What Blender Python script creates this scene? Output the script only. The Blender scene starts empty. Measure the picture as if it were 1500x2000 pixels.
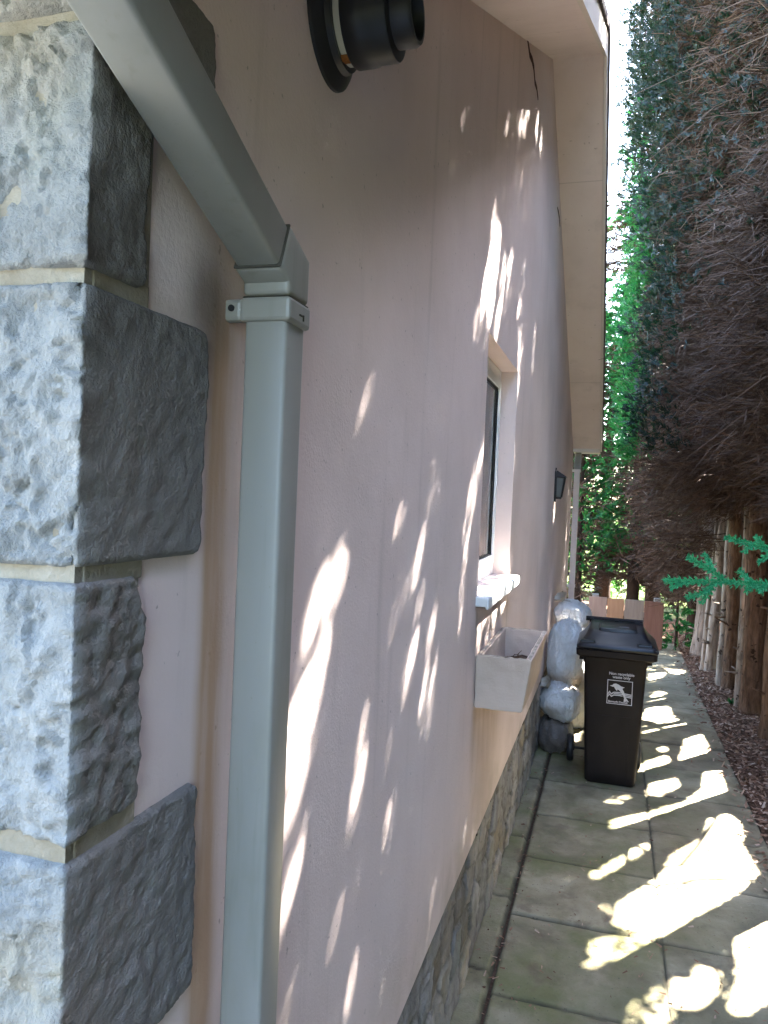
import bpy, bmesh, math, random
import numpy as np
from mathutils import Vector, Matrix, noise as mnoise

random.seed(7)
rng = np.random.default_rng(11)
S = bpy.context.scene
COL = S.collection
R_ = math.radians

# ------------------------------------------------------------------ camera
cam_d = bpy.data.cameras.new('camera')
cam_d.sensor_fit = 'VERTICAL'
cam_d.sensor_height = 24.0
cam_d.lens = 18.0
cam_d.clip_start = 0.02
cam_d.clip_end = 500
cam = bpy.data.objects.new('camera', cam_d)
COL.objects.link(cam)
cr = Vector((0.95691, 0.287335, 0.041977))
cu = Vector((-0.046693, 0.009578, 0.998863))
cf = Vector((-0.286606, 0.957782, -0.022582))
M = Matrix.Identity(4)
for i in range(3):
    M[i][0] = cr[i]; M[i][1] = cu[i]; M[i][2] = -cf[i]
M[2][3] = 2.05
cam.matrix_world = M
S.camera = cam

# ------------------------------------------------------------------ light
SUN = Vector((1.0, 1.28, 1.54)).normalized()          # towards the sun
world = bpy.data.worlds.new('World'); S.world = world
world.use_nodes = True
nt = world.node_tree; nt.nodes.clear()
wo = nt.nodes.new('ShaderNodeOutputWorld'); bg = nt.nodes.new('ShaderNodeBackground')
sky = nt.nodes.new('ShaderNodeTexSky'); sky.sky_type = 'NISHITA'
sky.sun_disc = False
sky.sun_elevation = math.asin(SUN.z)
sky.sun_rotation = math.atan2(SUN.x, SUN.y)
sky.air_density = 1.0; sky.dust_density = 1.6; sky.ozone_density = 1.0
bg.inputs['Strength'].default_value = 0.11
nt.links.new(sky.outputs[0], bg.inputs[0]); nt.links.new(bg.outputs[0], wo.inputs[0])
sl = bpy.data.lights.new('sun', 'SUN'); sl.energy = 5.0; sl.angle = R_(0.6); sl.color = (1.0, 0.95, 0.87)
so = bpy.data.objects.new('sun', sl); COL.objects.link(so)
so.rotation_euler = SUN.to_track_quat('Z', 'Y').to_euler()
S.view_settings.view_transform = 'Standard'; S.view_settings.look = 'None'
S.view_settings.gamma = 1.0; S.view_settings.use_curve_mapping = False
S.view_settings.exposure = 4.88
S.cycles.max_bounces = 8; S.cycles.diffuse_bounces = 4; S.cycles.transparent_max_bounces = 8
S.cycles.use_denoising = True

# ------------------------------------------------------------------ helpers
def tag(o, label=None, cat=None, group=None, kind=None):
    if label: o['label'] = label
    if cat: o['category'] = cat
    if group: o['group'] = group
    if kind: o['kind'] = kind
    return o

def empty(name, loc=(0, 0, 0), rz=0.0):
    o = bpy.data.objects.new(name, None); o.empty_display_size = .1
    o.location = loc; o.rotation_euler = (0, 0, rz); COL.objects.link(o)
    return o

def link(name, me, mats, parent=None, smooth=False):
    o = bpy.data.objects.new(name, me); COL.objects.link(o)
    for m in (mats if isinstance(mats, (list, tuple)) else [mats]): me.materials.append(m)
    if parent is not None: o.parent = parent
    if smooth:
        me.polygons.foreach_set('use_smooth', np.ones(len(me.polygons), dtype=bool)); me.update()
    return o

def np_mesh(name, V, Fq, attr=None):
    """V (n,3), Fq (m,4) quads or (m,3)"""
    V = np.asarray(V, dtype=np.float32); Fq = np.asarray(Fq, dtype=np.int32)
    me = bpy.data.meshes.new(name); k = Fq.shape[1]
    me.vertices.add(len(V)); me.vertices.foreach_set('co', V.ravel())
    me.loops.add(Fq.size); me.loops.foreach_set('vertex_index', Fq.ravel())
    me.polygons.add(len(Fq)); me.polygons.foreach_set('loop_start', np.arange(len(Fq), dtype=np.int32) * k)
    try: me.polygons.foreach_set('loop_total', np.full(len(Fq), k, dtype=np.int32))
    except Exception: pass
    if attr:
        for an, av in attr.items():
            a = me.attributes.new(an, 'FLOAT', 'POINT'); a.data.foreach_set('value', np.asarray(av, dtype=np.float32).ravel())
    me.update(calc_edges=True); me.validate()
    return me

class MB:
    def __init__(s): s.bm = bmesh.new()
    def box(s, x0, x1, y0, y1, z0, z1, bev=0.0, mat=None, mi=0, seg=2):
        g = bmesh.ops.create_cube(s.bm, size=1.0); vs = g['verts']
        for v in vs:
            v.co = Vector(((x0 + x1) / 2 + v.co.x * (x1 - x0), (y0 + y1) / 2 + v.co.y * (y1 - y0), (z0 + z1) / 2 + v.co.z * (z1 - z0)))
        es = {e for v in vs for e in v.link_edges}
        if mat is not None:
            for v in vs: v.co = mat @ v.co
        for f in {f for v in vs for f in v.link_faces}: f.material_index = mi
        if bev > 0: bmesh.ops.bevel(s.bm, geom=list(es), offset=bev, segments=seg, affect='EDGES', profile=.5)
        return s
    def prism(s, pts, vec, bev=0.0):
        """extrude planar polygon pts by vec"""
        a = [s.bm.verts.new(p) for p in pts]; b = [s.bm.verts.new(Vector(p) + Vector(vec)) for p in pts]
        n = len(pts)
        fs = [s.bm.faces.new(a[::-1]), s.bm.faces.new(b)]
        for i in range(n): fs.append(s.bm.faces.new((a[i], a[(i + 1) % n], b[(i + 1) % n], b[i])))
        bmesh.ops.recalc_face_normals(s.bm, faces=fs)
        if bev > 0:
            es = {e for f in fs for e in f.edges}
            bmesh.ops.bevel(s.bm, geom=list(es), offset=bev, segments=2, affect='EDGES', profile=.5)
        return s
    def lathe(s, prof, org, axis, n=40, cap=True):
        """prof: list (dist along axis, radius)"""
        ax = Vector(axis).normalized(); u = ax.orthogonal().normalized(); w = ax.cross(u)
        rings = []
        for d, r in prof:
            rings.append([s.bm.verts.new(Vector(org) + ax * d + (u * math.cos(2 * math.pi * k / n) + w * math.sin(2 * math.pi * k / n)) * r) for k in range(n)])
        for a, b in zip(rings, rings[1:]):
            for k in range(n): s.bm.faces.new((a[k], a[(k + 1) % n], b[(k + 1) % n], b[k]))
        if cap:
            s.bm.faces.new(rings[0][::-1]); s.bm.faces.new(rings[-1])
        bmesh.ops.recalc_face_normals(s.bm, faces=s.bm.faces[:])
        return s
    def tube(s, pts, rad, n=8, cap=True):
        pts = [Vector(p) for p in pts]; rings = []
        for i, p in enumerate(pts):
            d = (pts[min(i + 1, len(pts) - 1)] - pts[max(i - 1, 0)]).normalized()
            u = d.orthogonal().normalized() if i == 0 else (pu - d * pu.dot(d)).normalized()
            pu = u; w = d.cross(u); r = rad[i] if isinstance(rad, (list, tuple)) else rad
            rings.append([s.bm.verts.new(p + (u * math.cos(2 * math.pi * k / n) + w * math.sin(2 * math.pi * k / n)) * r) for k in range(n)])
        for a, b in zip(rings, rings[1:]):
            for k in range(n): s.bm.faces.new((a[k], a[(k + 1) % n], b[(k + 1) % n], b[k]))
        if cap: s.bm.faces.new(rings[0][::-1]); s.bm.faces.new(rings[-1])
        return s
    def build(s, name, mats, parent=None, smooth=False, angle=None):
        me = bpy.data.meshes.new(name); s.bm.normal_update(); s.bm.to_mesh(me); s.bm.free()
        o = link(name, me, mats, parent, smooth)
        if angle:
            try: me.set_sharp_from_angle(angle=R_(angle))
            except Exception: pass
        return o

# ------------------------------------------------------------------ materials
def mat(name, base, rough=.8, spec=.3):
    m = bpy.data.materials.new(name); m.use_nodes = True
    n = m.node_tree.nodes; b = n['Principled BSDF']
    b.inputs['Base Color'].default_value = (*base, 1); b.inputs['Roughness'].default_value = rough
    b.inputs['Specular IOR Level'].default_value = spec
    return m

class NT:
    """small node-building helper for one material"""
    def __init__(s, m): s.m = m; s.t = m.node_tree; s.b = s.t.nodes['Principled BSDF']
    def n(s, ty, **kw):
        q = s.t.nodes.new(ty)
        for k, v in kw.items():
            if k in q.inputs: q.inputs[k].default_value = v
            else: setattr(q, k, v)
        return q
    def l(s, a, b): s.t.links.new(a, b)
    def pos(s): return s.n('ShaderNodeNewGeometry').outputs['Position']
    def scale(s, vec, xyz):
        q = s.n('ShaderNodeVectorMath', operation='MULTIPLY'); s.l(vec, q.inputs[0]); q.inputs[1].default_value = xyz; return q.outputs[0]
    def noise(s, vec, sc, det=4., ro=.55, dist=0.):
        q = s.n('ShaderNodeTexNoise'); q.inputs['Scale'].default_value = sc; q.inputs['Detail'].default_value = det
        q.inputs['Roughness'].default_value = ro; q.inputs['Distortion'].default_value = dist
        if vec is not None: s.l(vec, q.inputs['Vector'])
        return q.outputs['Fac']
    def ramp(s, fac, stops):
        q = s.n('ShaderNodeValToRGB'); e = q.color_ramp.elements
        while len(e) < len(stops): e.new(.5)
        for i, (p, c) in enumerate(stops):
            e[i].position = p; e[i].color = (*c, 1) if len(c) == 3 else c
        s.l(fac, q.inputs[0]); return q.outputs[0]
    def rng(s, v, a, b, c=0., d=1.):
        q = s.n('ShaderNodeMapRange'); q.inputs[1].default_value = a; q.inputs[2].default_value = b
        q.inputs[3].default_value = c; q.inputs[4].default_value = d; q.interpolation_type = 'SMOOTHSTEP'
        s.l(v, q.inputs[0]); return q.outputs[0]
    def math(s, op, a, b=None):
        q = s.n('ShaderNodeMath', operation=op)
        for i, x in enumerate((a, b)):
            if x is None: continue
            if isinstance(x, (int, float)): q.inputs[i].default_value = x
            else: s.l(x, q.inputs[i])
        return q.outputs[0]
    def mix(s, f, a, b, mode='MIX'):
        q = s.n('ShaderNodeMix', data_type='RGBA', blend_type=mode)
        for i, x in ((0, f), (6, a), (7, b)):
            if isinstance(x, (int, float)): q.inputs[i].default_value = x
            elif isinstance(x, tuple): q.inputs[i].default_value = (*x, 1)
            else: s.l(x, q.inputs[i])
        return q.outputs[2]
    def bump(s, h, st=.3, d=.01):
        q = s.n('ShaderNodeBump'); q.inputs['Strength'].default_value = st; q.inputs['Distance'].default_value = d
        s.l(h, q.inputs['Height']); s.l(q.outputs[0], s.b.inputs['Normal']); return q
    def color(s, c): s.l(c, s.b.inputs['Base Color'])
    def xyz(s, v): q = s.n('ShaderNodeSeparateXYZ'); s.l(v, q.inputs[0]); return q.outputs

def M_render():
    m = mat('painted_render', (.62, .5, .45), .92, .15); t = NT(m); p = t.pos(); x = t.xyz(p)
    c = t.ramp(t.noise(p, 1.6, 5), [(.25, (.61, .495, .455)), (.55, (.70, .575, .535)), (.8, (.75, .63, .59))])
    # vertical weather streaks
    st = t.noise(t.scale(p, (1, 7, .55)), 1.7, 5, .6)
    c = t.mix(t.rng(st, .55, .78, 0, .35), c, (.40, .33, .29))
    sp = t.noise(p, 60, 2); c = t.mix(t.rng(sp, .70, .76, 0, .5), c, (.22, .18, .15))
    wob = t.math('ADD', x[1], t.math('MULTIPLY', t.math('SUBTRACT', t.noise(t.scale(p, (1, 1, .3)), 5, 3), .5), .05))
    # ochre strip beside the near downpipe, fading out above the clip
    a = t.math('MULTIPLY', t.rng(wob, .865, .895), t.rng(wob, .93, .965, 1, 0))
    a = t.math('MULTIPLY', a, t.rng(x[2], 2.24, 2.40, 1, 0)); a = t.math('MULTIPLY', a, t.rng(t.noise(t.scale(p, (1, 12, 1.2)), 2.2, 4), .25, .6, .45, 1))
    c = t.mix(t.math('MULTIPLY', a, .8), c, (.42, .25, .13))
    # soot round the pipe clip
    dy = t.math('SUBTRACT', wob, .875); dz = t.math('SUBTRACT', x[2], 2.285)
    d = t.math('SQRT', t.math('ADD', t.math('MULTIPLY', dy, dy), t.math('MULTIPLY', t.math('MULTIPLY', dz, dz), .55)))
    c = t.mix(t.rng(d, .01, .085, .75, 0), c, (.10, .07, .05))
    # run-off under the planter
    b = t.math('MULTIPLY', t.rng(wob, 3.02, 3.12), t.rng(wob, 3.75, 3.95, 1, 0))
    b = t.math('MULTIPLY', b, t.math('MULTIPLY', t.rng(x[2], 1.22, 1.18), t.rng(x[2], .70, 1.15))); b = t.math('MULTIPLY', b, t.rng(t.noise(t.scale(p, (1, 5, 1)), 2.5, 4), .3, .65, .15, 1))
    c = t.mix(t.math('MULTIPLY', b, .45), c, (.40, .28, .18))
    # drip marks under the sill ends and a paler patch repair
    for y0_ in (3.06, 4.0, 3.5):
        g = t.math('MULTIPLY', t.rng(wob, y0_ - .03, y0_), t.rng(wob, y0_ + .01, y0_ + .05, 1, 0)); g = t.math('MULTIPLY', g, t.math('MULTIPLY', t.rng(x[2], .9, 1.5), t.rng(x[2], 1.57, 1.6, 1, 0)))
        c = t.mix(t.math('MULTIPLY', g, .3), c, (.33, .27, .22))
    c = t.mix(t.rng(t.noise(p, .7, 3, .5), .56, .66, 0, .3), c, (.70, .62, .60))
    # splash band above the plinth
    c = t.mix(t.math('MULTIPLY', t.rng(x[2], .58, .95, 1, 0), t.rng(t.noise(p, 4, 4), .35, .75, .05, .5)), c, (.36, .30, .22))
    # hairline crack under the verge
    cy = t.math('ADD', t.math('MULTIPLY', x[2], -.55), t.math('MULTIPLY', t.noise(p, 9, 3), .09))
    t.color(c)
    h = t.math('ADD', t.noise(p, 170, 3, .6), t.math('MULTIPLY', t.noise(p, 9, 3), 2.2)); h = t.math('ADD', h, t.math('MULTIPLY', t.noise(p, 55, 3, .6), .5)); t.bump(h, .28, .004)
    return m

def M_stone(name, cols, moss=.0, hs=1.0, shade_side=False):
    m = mat(name, cols[1], .9, .2); t = NT(m); p = t.pos()
    c = t.ramp(t.noise(p, 7, 8, .62, .6), [(.28, cols[0]), (.5, cols[1]), (.75, cols[2])])
    c = t.mix(t.rng(t.noise(p, 34, 4), .56, .72, 0, .45), c, tuple(k * .62 for k in cols[0]))
    c = t.mix(t.rng(t.noise(p, 3.1, 4), .52, .72, 0, .55), c, (.34, .27, .17))
    c = t.mix(t.rng(t.noise(p, 4.7, 5, .6), .53, .75, 0, moss), c, (.17, .19, .10))
    if shade_side:
        at = t.n('ShaderNodeAttribute', attribute_name='side_shade'); c = t.mix(t.math('MULTIPLY', at.outputs['Fac'], .85), c, t.mix(t.noise(p, 11, 6, .6), (.115, .105, .095), (.20, .185, .165)))  # path face darkened: its shade is put into the stone colour
    t.color(c); t.bump(t.math('ADD', t.noise(p, 240, 4, .65), t.math('MULTIPLY', t.noise(p, 60, 5, .6), 2.5)), .55 * hs, .005)
    return m

def M_noise(name, cols, sc=6., rough=.8, spec=.3, stretch=(1, 1, 1), bump=.2, bsc=60., bd=.004, island=0.):
    m = mat(name, cols[0], rough, spec); t = NT(m); p = t.scale(t.pos(), stretch)
    k = len(cols)
    c = t.ramp(t.noise(p, sc, 6, .6), [(.25 + .5 * i / (k - 1), cols[i]) for i in range(k)])
    if island:
        r = t.n('ShaderNodeNewGeometry').outputs['Random Per Island']
        v = t.rng(r, 0, 1, 1 - island, 1 + island)
        hsv = t.n('ShaderNodeHueSaturation'); t.l(c, hsv.inputs['Color']); t.l(v, hsv.inputs['Value']); c = hsv.outputs[0]
    t.color(c)
    if bump: t.bump(t.noise(p, bsc, 4, .6), bump, bd)
    return m

def M_leaf(name, cols, trans=.35, rough=.5):
    m = mat(name, cols[0], rough, .25); t = NT(m)
    r = t.n('ShaderNodeNewGeometry').outputs['Random Per Island']
    c = t.ramp(r, [(i / (len(cols) - 1), cols[i]) for i in range(len(cols))])
    t.color(c)
    if trans:
        tr = t.n('ShaderNodeBsdfTranslucent'); t.l(t.mix(.5, c, (.03, .34, .06), 'MIX'), tr.inputs[0])
        mx = t.n('ShaderNodeMixShader'); mx.inputs[0].default_value = trans
        t.l(t.b.outputs[0], mx.inputs[1]); t.l(tr.outputs[0], mx.inputs[2])
        t.l(mx.outputs[0], t.t.nodes['Material Output'].inputs[0])
    return m

m_render = M_render()
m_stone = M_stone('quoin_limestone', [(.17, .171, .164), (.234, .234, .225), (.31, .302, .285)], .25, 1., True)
m_mortar = M_noise('mortar', [(.19, .155, .11), (.27, .235, .18), (.33, .30, .25)], 14, .95, .1, bump=.5, bsc=160, bd=.004)
m_upvc = mat('white_upvc', (.66, .68, .66), .38, .4)
t = NT(m_upvc); p = t.pos()
c = t.mix(t.rng(t.noise(t.scale(p, (1, 1, .35)), 9, 5), .5, .75, 0, .55), (.25, .24, .213), (.185, .18, .14))
c = t.mix(t.rng(t.noise(t.scale(p, (1, 1, .06)), 60, 4), .55, .78, 0, .35), c, (.17, .165, .13)); c = t.mix(t.rng(t.noise(p, 120, 2), .735, .77, 0, .4), c, (.2, .18, .14))
t.color(c); t.bump(t.noise(p, 25, 2), .05, .002)
m_white = M_noise('window_upvc', [(.70, .71, .71), (.78, .79, .79)], 5, .35, .4, bump=.03)
m_pipe_joint = mat('grimy_joint', (.06, .055, .045), .9, .1)
m_cream = M_noise('cream_board', [(.68, .58, .535), (.75, .645, .60), (.78, .68, .64)], 3.5, .75, .25, (1, .7, 1), .12, 40)
t = NT(m_cream); p = t.pos(); src = t.b.inputs['Base Color'].links[0].from_socket
c = t.mix(t.rng(t.noise(p, 2.2, 5, .65), .54, .75, 0, .35), src, (.40, .33, .30)); c = t.mix(t.rng(t.noise(p, 24, 3), .68, .75, 0, .5), c, (.20, .14, .11))
yj_ = t.math('ABSOLUTE', t.math('SUBTRACT', t.math('FRACT', t.math('MULTIPLY', t.xyz(p)[1], .42)), .5)); c = t.mix(t.rng(yj_, .0, .003, .35, 0), c, (.25, .19, .16)); t.color(c)
m_board_white = M_noise('bargeboard_paint', [(.62, .55, .48), (.70, .63, .56)], 3, .6, .3, bump=.08)
m_tile = M_noise('roof_tile', [(.09, .07, .065), (.14, .11, .10), (.10, .10, .095)], 9, .85, .2, bump=.4, bsc=30)
m_black = M_noise('black_plastic', [(.012, .012, .014), (.02, .02, .022)], 12, .45, .4, bump=.05)
m_flue = M_noise('flue_cream', [(.50, .48, .38), (.58, .56, .47)], 16, .5, .3, bump=.03)
m_rust = M_noise('rust', [(.20, .07, .02), (.32, .13, .04)], 60, .9, .1, bump=.3)
m_bin = M_noise('bin_plastic', [(.007, .0045, .0045), (.010, .007, .0068), (.015, .011, .0105)], 5, .6, .22, (1.5, 1.5, .5), .08, 300)
m_lid = M_noise('bin_lid_plastic', [(.006, .0065, .009), (.010, .011, .015)], 6, .3, .3, bump=.05, bsc=200)
m_print = M_noise('white_print', [(.42, .40, .41), (.52, .50, .51)], 40, .7, .2, bump=0)
m_glass = mat('window_glass', (.10, .10, .095), .04, .8)
t = NT(m_glass)
tr = t.n('ShaderNodeBsdfTransparent'); gl = t.n('ShaderNodeBsdfGlossy'); gl.inputs['Roughness'].default_value = .02
fr = t.n('ShaderNodeFresnel'); fr.inputs[0].default_value = 1.5; mx = t.n('ShaderNodeMixShader')
t.l(fr.outputs[0], mx.inputs[0]); t.l(tr.outputs[0], mx.inputs[1]); t.l(gl.outputs[0], mx.inputs[2]); t.l(mx.outputs[0], t.t.nodes['Material Output'].inputs[0])
m_backing = M_noise('reflection_backing', [(.40, .38, .33), (.48, .46, .41)], 3, .9, .1, (1, 8, 1), .1, 50)  # grey tone standing in for the reflection in the pane
m_seal = mat('black_seal', (.015, .015, .017), .6, .3)
m_planter = M_noise('painted_planter', [(.50, .395, .32), (.575, .46, .38), (.62, .50, .42)], 5, .9, .15, bump=.3, bsc=90)
m_planter_rim = M_noise('worn_rim', [(.16, .14, .12), (.34, .29, .24), (.52, .45, .39)], 30, .95, .1, bump=.6, bsc=80)
m_soil = M_noise('dry_soil', [(.05, .032, .022), (.10, .065, .045)], 40, .95, .1, bump=.8, bsc=60, bd=.01)
m_sack = mat('sack_plastic', (.62, .62, .62), .32, .45); t = NT(m_sack); p = t.pos()
c = t.ramp(t.noise(p, 7, 5, .6, .5), [(.3, (.70, .67, .64)), (.55, (.86, .85, .83)), (.8, (.90, .89, .88))]); c = t.mix(t.rng(t.noise(p, 4.3, 4), .55, .75, 0, .55), c, (.42, .30, .20)); c = t.mix(t.rng(t.noise(t.scale(p, (1, 1, .5)), 19, 5, .65, 1.), .58, .74, 0, .35), c, (.42, .42, .42)); t.color(c)

rg = t.math('ABSOLUTE', t.math('SUBTRACT', t.noise(t.scale(p, (1, 1, .45)), 13, 4, .6, 1.4), .5)); rg2 = t.math('ABSOLUTE', t.math('SUBTRACT', t.noise(p, 34, 3, .6, 1.), .5))
t.bump(t.math('ADD', t.math('MULTIPLY', rg, 3.), rg2), 1., .03)
m_sack_tan = m_sack.copy(); m_sack_tan.name = 'sack_tan_foot'; t = NT(m_sack_tan); src = t.b.inputs['Base Color'].links[0].from_socket
p = t.pos(); zz_ = t.math('ADD', t.xyz(p)[2], t.math('MULTIPLY', t.noise(p, 9, 3), .16)); t.color(t.mix(t.rng(zz_, .64, .76, .75, 0), src, (.40, .27, .16)))
m_sack_dirty = mat('dirty_sack', (.16, .14, .13), .4, .4); t = NT(m_sack_dirty); p = t.pos()
t.color(t.ramp(t.noise(p, 9, 5, .6, .5), [(.3, (.07, .055, .045)), (.6, (.15, .13, .12)), (.85, (.30, .29, .28))])); t.bump(t.noise(p, 18, 4, .6, 1.), .6, .02)
m_sack_tie = M_noise('sack_neck', [(.30, .24, .18), (.50, .45, .38)], 20, .7, .2, bump=.5, bsc=60)
m_lamp = M_noise('lantern_metal', [(.012, .012, .012), (.022, .02, .018)], 20, .5, .4, bump=.1)
m_lglass = mat('lantern_glass', (.12, .13, .125), .12, .6); NT(m_lglass).bump(NT(m_lglass).noise(None, 30, 2), .4, .01)
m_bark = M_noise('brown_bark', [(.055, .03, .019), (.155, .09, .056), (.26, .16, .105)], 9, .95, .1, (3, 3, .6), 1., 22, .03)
m_bark_dark = M_noise('shaded_bark', [(.03, .02, .015), (.07, .045, .032)], 7, .95, .1, (3, 3, .55), .9, 22, .02)  # darker copy of the bark; shade on the back trunks put into the colour
m_bark_pale = M_noise('pale_bark', [(.13, .095, .07), (.29, .23, .185), (.45, .375, .325)], 9, .95, .1, (3, 3, .5), .8, 20, .015)
for m_ in (m_bark, m_bark_pale):        # dark knots and peeled scars
    t = NT(m_); p = t.pos(); src = t.b.inputs['Base Color'].links[0].from_socket
    t.color(t.mix(t.rng(t.noise(t.scale(p, (1, 1, 1.3)), 11, 2), .64, .70, 0, .85), t.mix(t.rng(t.noise(t.scale(p, (1, 1, .3)), 16, 4), .56, .68, 0, .5), src, (.05, .03, .02)), (.02, .012, .008)))
m_dead = M_leaf('dead_twig', [(.045, .023, .013), (.085, .046, .027), (.105, .062, .040), (.14, .088, .06)], 0, .75)
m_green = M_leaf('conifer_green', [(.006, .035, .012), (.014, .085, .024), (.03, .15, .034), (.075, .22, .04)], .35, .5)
m_green_dark = M_leaf('shaded_conifer', [(.004, .010, .009), (.006, .016, .013), (.012, .022, .014), (.03, .022, .016)], .06, .6)  # near-black copy of the conifer green; crown shade put into the leaf colour
m_sprig = M_leaf('fresh_sprig', [(.010, .13, .05), (.03, .32, .15), (.06, .44, .20), (.14, .52, .24)], .45, .5)
m_board = {}
for nm, cs in dict(pinkish_board=[(.27, .18, .14), (.36, .25, .20)], orange_board=[(.32, .175, .10), (.42, .24, .14)], grey_brown_board=[(.22, .165, .13), (.30, .235, .19)], red_brown_board=[(.17, .085, .06), (.25, .13, .095)]).items():
    m_board[nm] = M_noise(nm, cs, 5, .85, .15, (6, 1, .6), .3, 25)
m_post = M_noise('grey_post', [(.20, .18, .16), (.30, .27, .25)], 8, .9, .1, (5, 5, .6), .3)
m_chip = M_leaf('bark_chip', [(.10, .046, .028), (.20, .105, .065), (.29, .17, .11), (.44, .32, .24)], 0, .85)
m_mulch = M_noise('mulch_soil', [(.065, .032, .02), (.13, .072, .045), (.20, .12, .08)], 22, .95, .1, bump=1., bsc=40, bd=.02)
m_lawn = M_noise('lawn_turf', [(.05, .085, .02), (.09, .13, .03), (.16, .18, .06)], 3, .9, .1, bump=.6, bsc=30, bd=.03)
m_ground = M_noise('garden_ground', [(.07, .055, .035), (.08, .09, .03), (.11, .11, .05)], .8, .95, .1, bump=.5, bsc=12, bd=.03)
WALL_GAPS = [  # sun streaks on the wall, shaped by cutting hedge leaves out of their way
  (6.24,0.24,6.14,0.12,0.05,1), (6.4,0.3,6.34,0.22,0.03,1), (6.7,0.76,6.62,0.66,0.035,1), (6.5,0.55,6.42,0.45,0.03,0.9), (1.283,1.822,1.19,1.666,0.0095,0.92),
  (1.356,1.818,1.314,1.672,0.0066,0.92), (1.408,1.9,1.332,1.836,0.0045,0.92), (1.339,1.895,1.262,1.8,0.0049,0.92), (1.228,1.677,1.201,1.616,0.0095,0.92), (1.274,1.682,1.224,1.609,0.0054,0.92),
  (1.413,2.001,1.363,1.947,0.0037,0.4), (1.917,2.066,1.823,1.951,0.014,0.72), (2.081,1.913,2.016,1.826,0.014,0.82), (1.933,1.812,1.894,1.772,0.01,0.6), (2.071,1.738,1.926,1.572,0.018,0.72),
  (2.049,1.633,1.973,1.536,0.014,0.82), (1.806,1.73,1.722,1.658,0.012,0.72), (1.704,1.611,1.621,1.517,0.016,0.82), (2.264,1.682,2.173,1.401,0.022,0.72), (2.314,1.497,2.268,1.375,0.017,0.72),
  (2.498,1.672,2.479,1.533,0.017,0.45), (3.011,2.199,2.767,1.936,0.031,0.82), (2.846,2.125,2.717,1.938,0.025,0.82), (2.767,1.936,2.709,1.721,0.028,0.82), (2.771,1.794,2.694,1.58,0.024,0.82),
  (2.653,1.803,2.611,1.707,0.019,0.82), (1.198,1.651,1.184,1.532,0.0066,0.92), (1.264,1.636,1.23,1.497,0.0045,0.92), (1.315,1.573,1.227,1.457,0.0041,0.7), (1.253,1.406,1.202,1.313,0.0037,0.92),
  (1.247,1.188,1.22,1.123,0.009,0.72), (1.639,1.549,1.621,1.52,0.012,0.82), (1.635,1.498,1.576,1.378,0.013,0.72), (1.702,1.461,1.671,1.399,0.008,0.72), (1.593,1.323,1.467,1.161,0.012,0.72),
  (1.81,1.198,1.77,1.117,0.013,0.72), (1.772,1.1,1.617,0.966,0.023,0.82), (1.729,0.974,1.554,0.903,0.019,0.72), (1.812,0.912,1.785,0.827,0.011,0.72), (1.882,0.823,1.85,0.763,0.01,0.72),
  (1.938,0.7,1.92,0.662,0.015,0.72), (2.069,1.153,1.981,1.0,0.016,0.6), (3.044,0.788,3.021,0.655,0.025,0.72), (3.2,0.728,3.203,0.569,0.022,0.72), (2.75,0.356,2.699,0.346,0.024,0.72),
  (3.072,3.201,3.018,3.113,0.024,0.8), (3.169,3.117,3.012,2.958,0.05,0.97), (3.168,3.025,3.07,2.938,0.046,0.97), (2.963,2.904,2.898,2.791,0.032,0.97), (3.1,2.928,3.058,2.799,0.035,0.97),
  (2.777,2.732,2.749,2.675,0.024,0.72), (2.897,2.751,2.849,2.673,0.022,0.72), (3.611,3.172,3.559,3.109,0.033,0.82), (3.514,3.087,3.502,2.968,0.026,0.72), (3.368,3.069,3.315,2.889,0.035,0.82),
  (3.682,3.08,3.647,3.017,0.028,0.72), (4.13,3.265,4.105,3.209,0.035,0.6), (3.271,2.835,3.248,2.767,0.033,0.9), (3.977,3.067,3.943,2.926,0.04,0.72), (4.047,3.002,4.025,2.944,0.042,0.82),
  (4.371,3.12,4.347,3.052,0.039,0.72), (4.036,2.915,4.025,2.77,0.033,0.82), (4.129,2.856,4.095,2.763,0.043,0.82), (4.74,3.076,4.68,2.874,0.045,0.82), (4.056,2.69,4.014,2.625,0.042,0.82),
  (5.629,3.003,5.578,2.94,0.063,0.72), (3.99,2.287,3.929,1.769,0.041,0.72), (4.415,2.136,4.417,2.004,0.04,0.6), (6.081,1.848,5.985,1.69,0.073,0.8), (6.958,2.064,7.004,1.991,0.098,0.9),
  (3.172,1.554,3.132,1.422,0.026,0.82), (3.415,1.52,3.358,1.417,0.03,0.82), (3.595,1.535,3.533,1.425,0.033,0.82), (3.178,1.675,3.13,1.617,0.042,1.0), (3.402,1.663,3.306,1.6,0.047,1.0),
  (3.659,1.649,3.578,1.59,0.055,1.0), (3.959,1.625,3.858,1.583,0.055,1.0), (4.365,4.183,4.35,4.092,0.039,0.82), (4.598,4.22,4.588,4.112,0.032,0.82), (0.72,2.036,0.712,1.975,0.004,0.45),
  (0.952,1.445,0.949,1.301,0.006,0.45), (1.554,2.261,1.51,2.208,0.009,0.72), (2.991,2.717,2.944,2.668,0.023,0.6),
]
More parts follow.
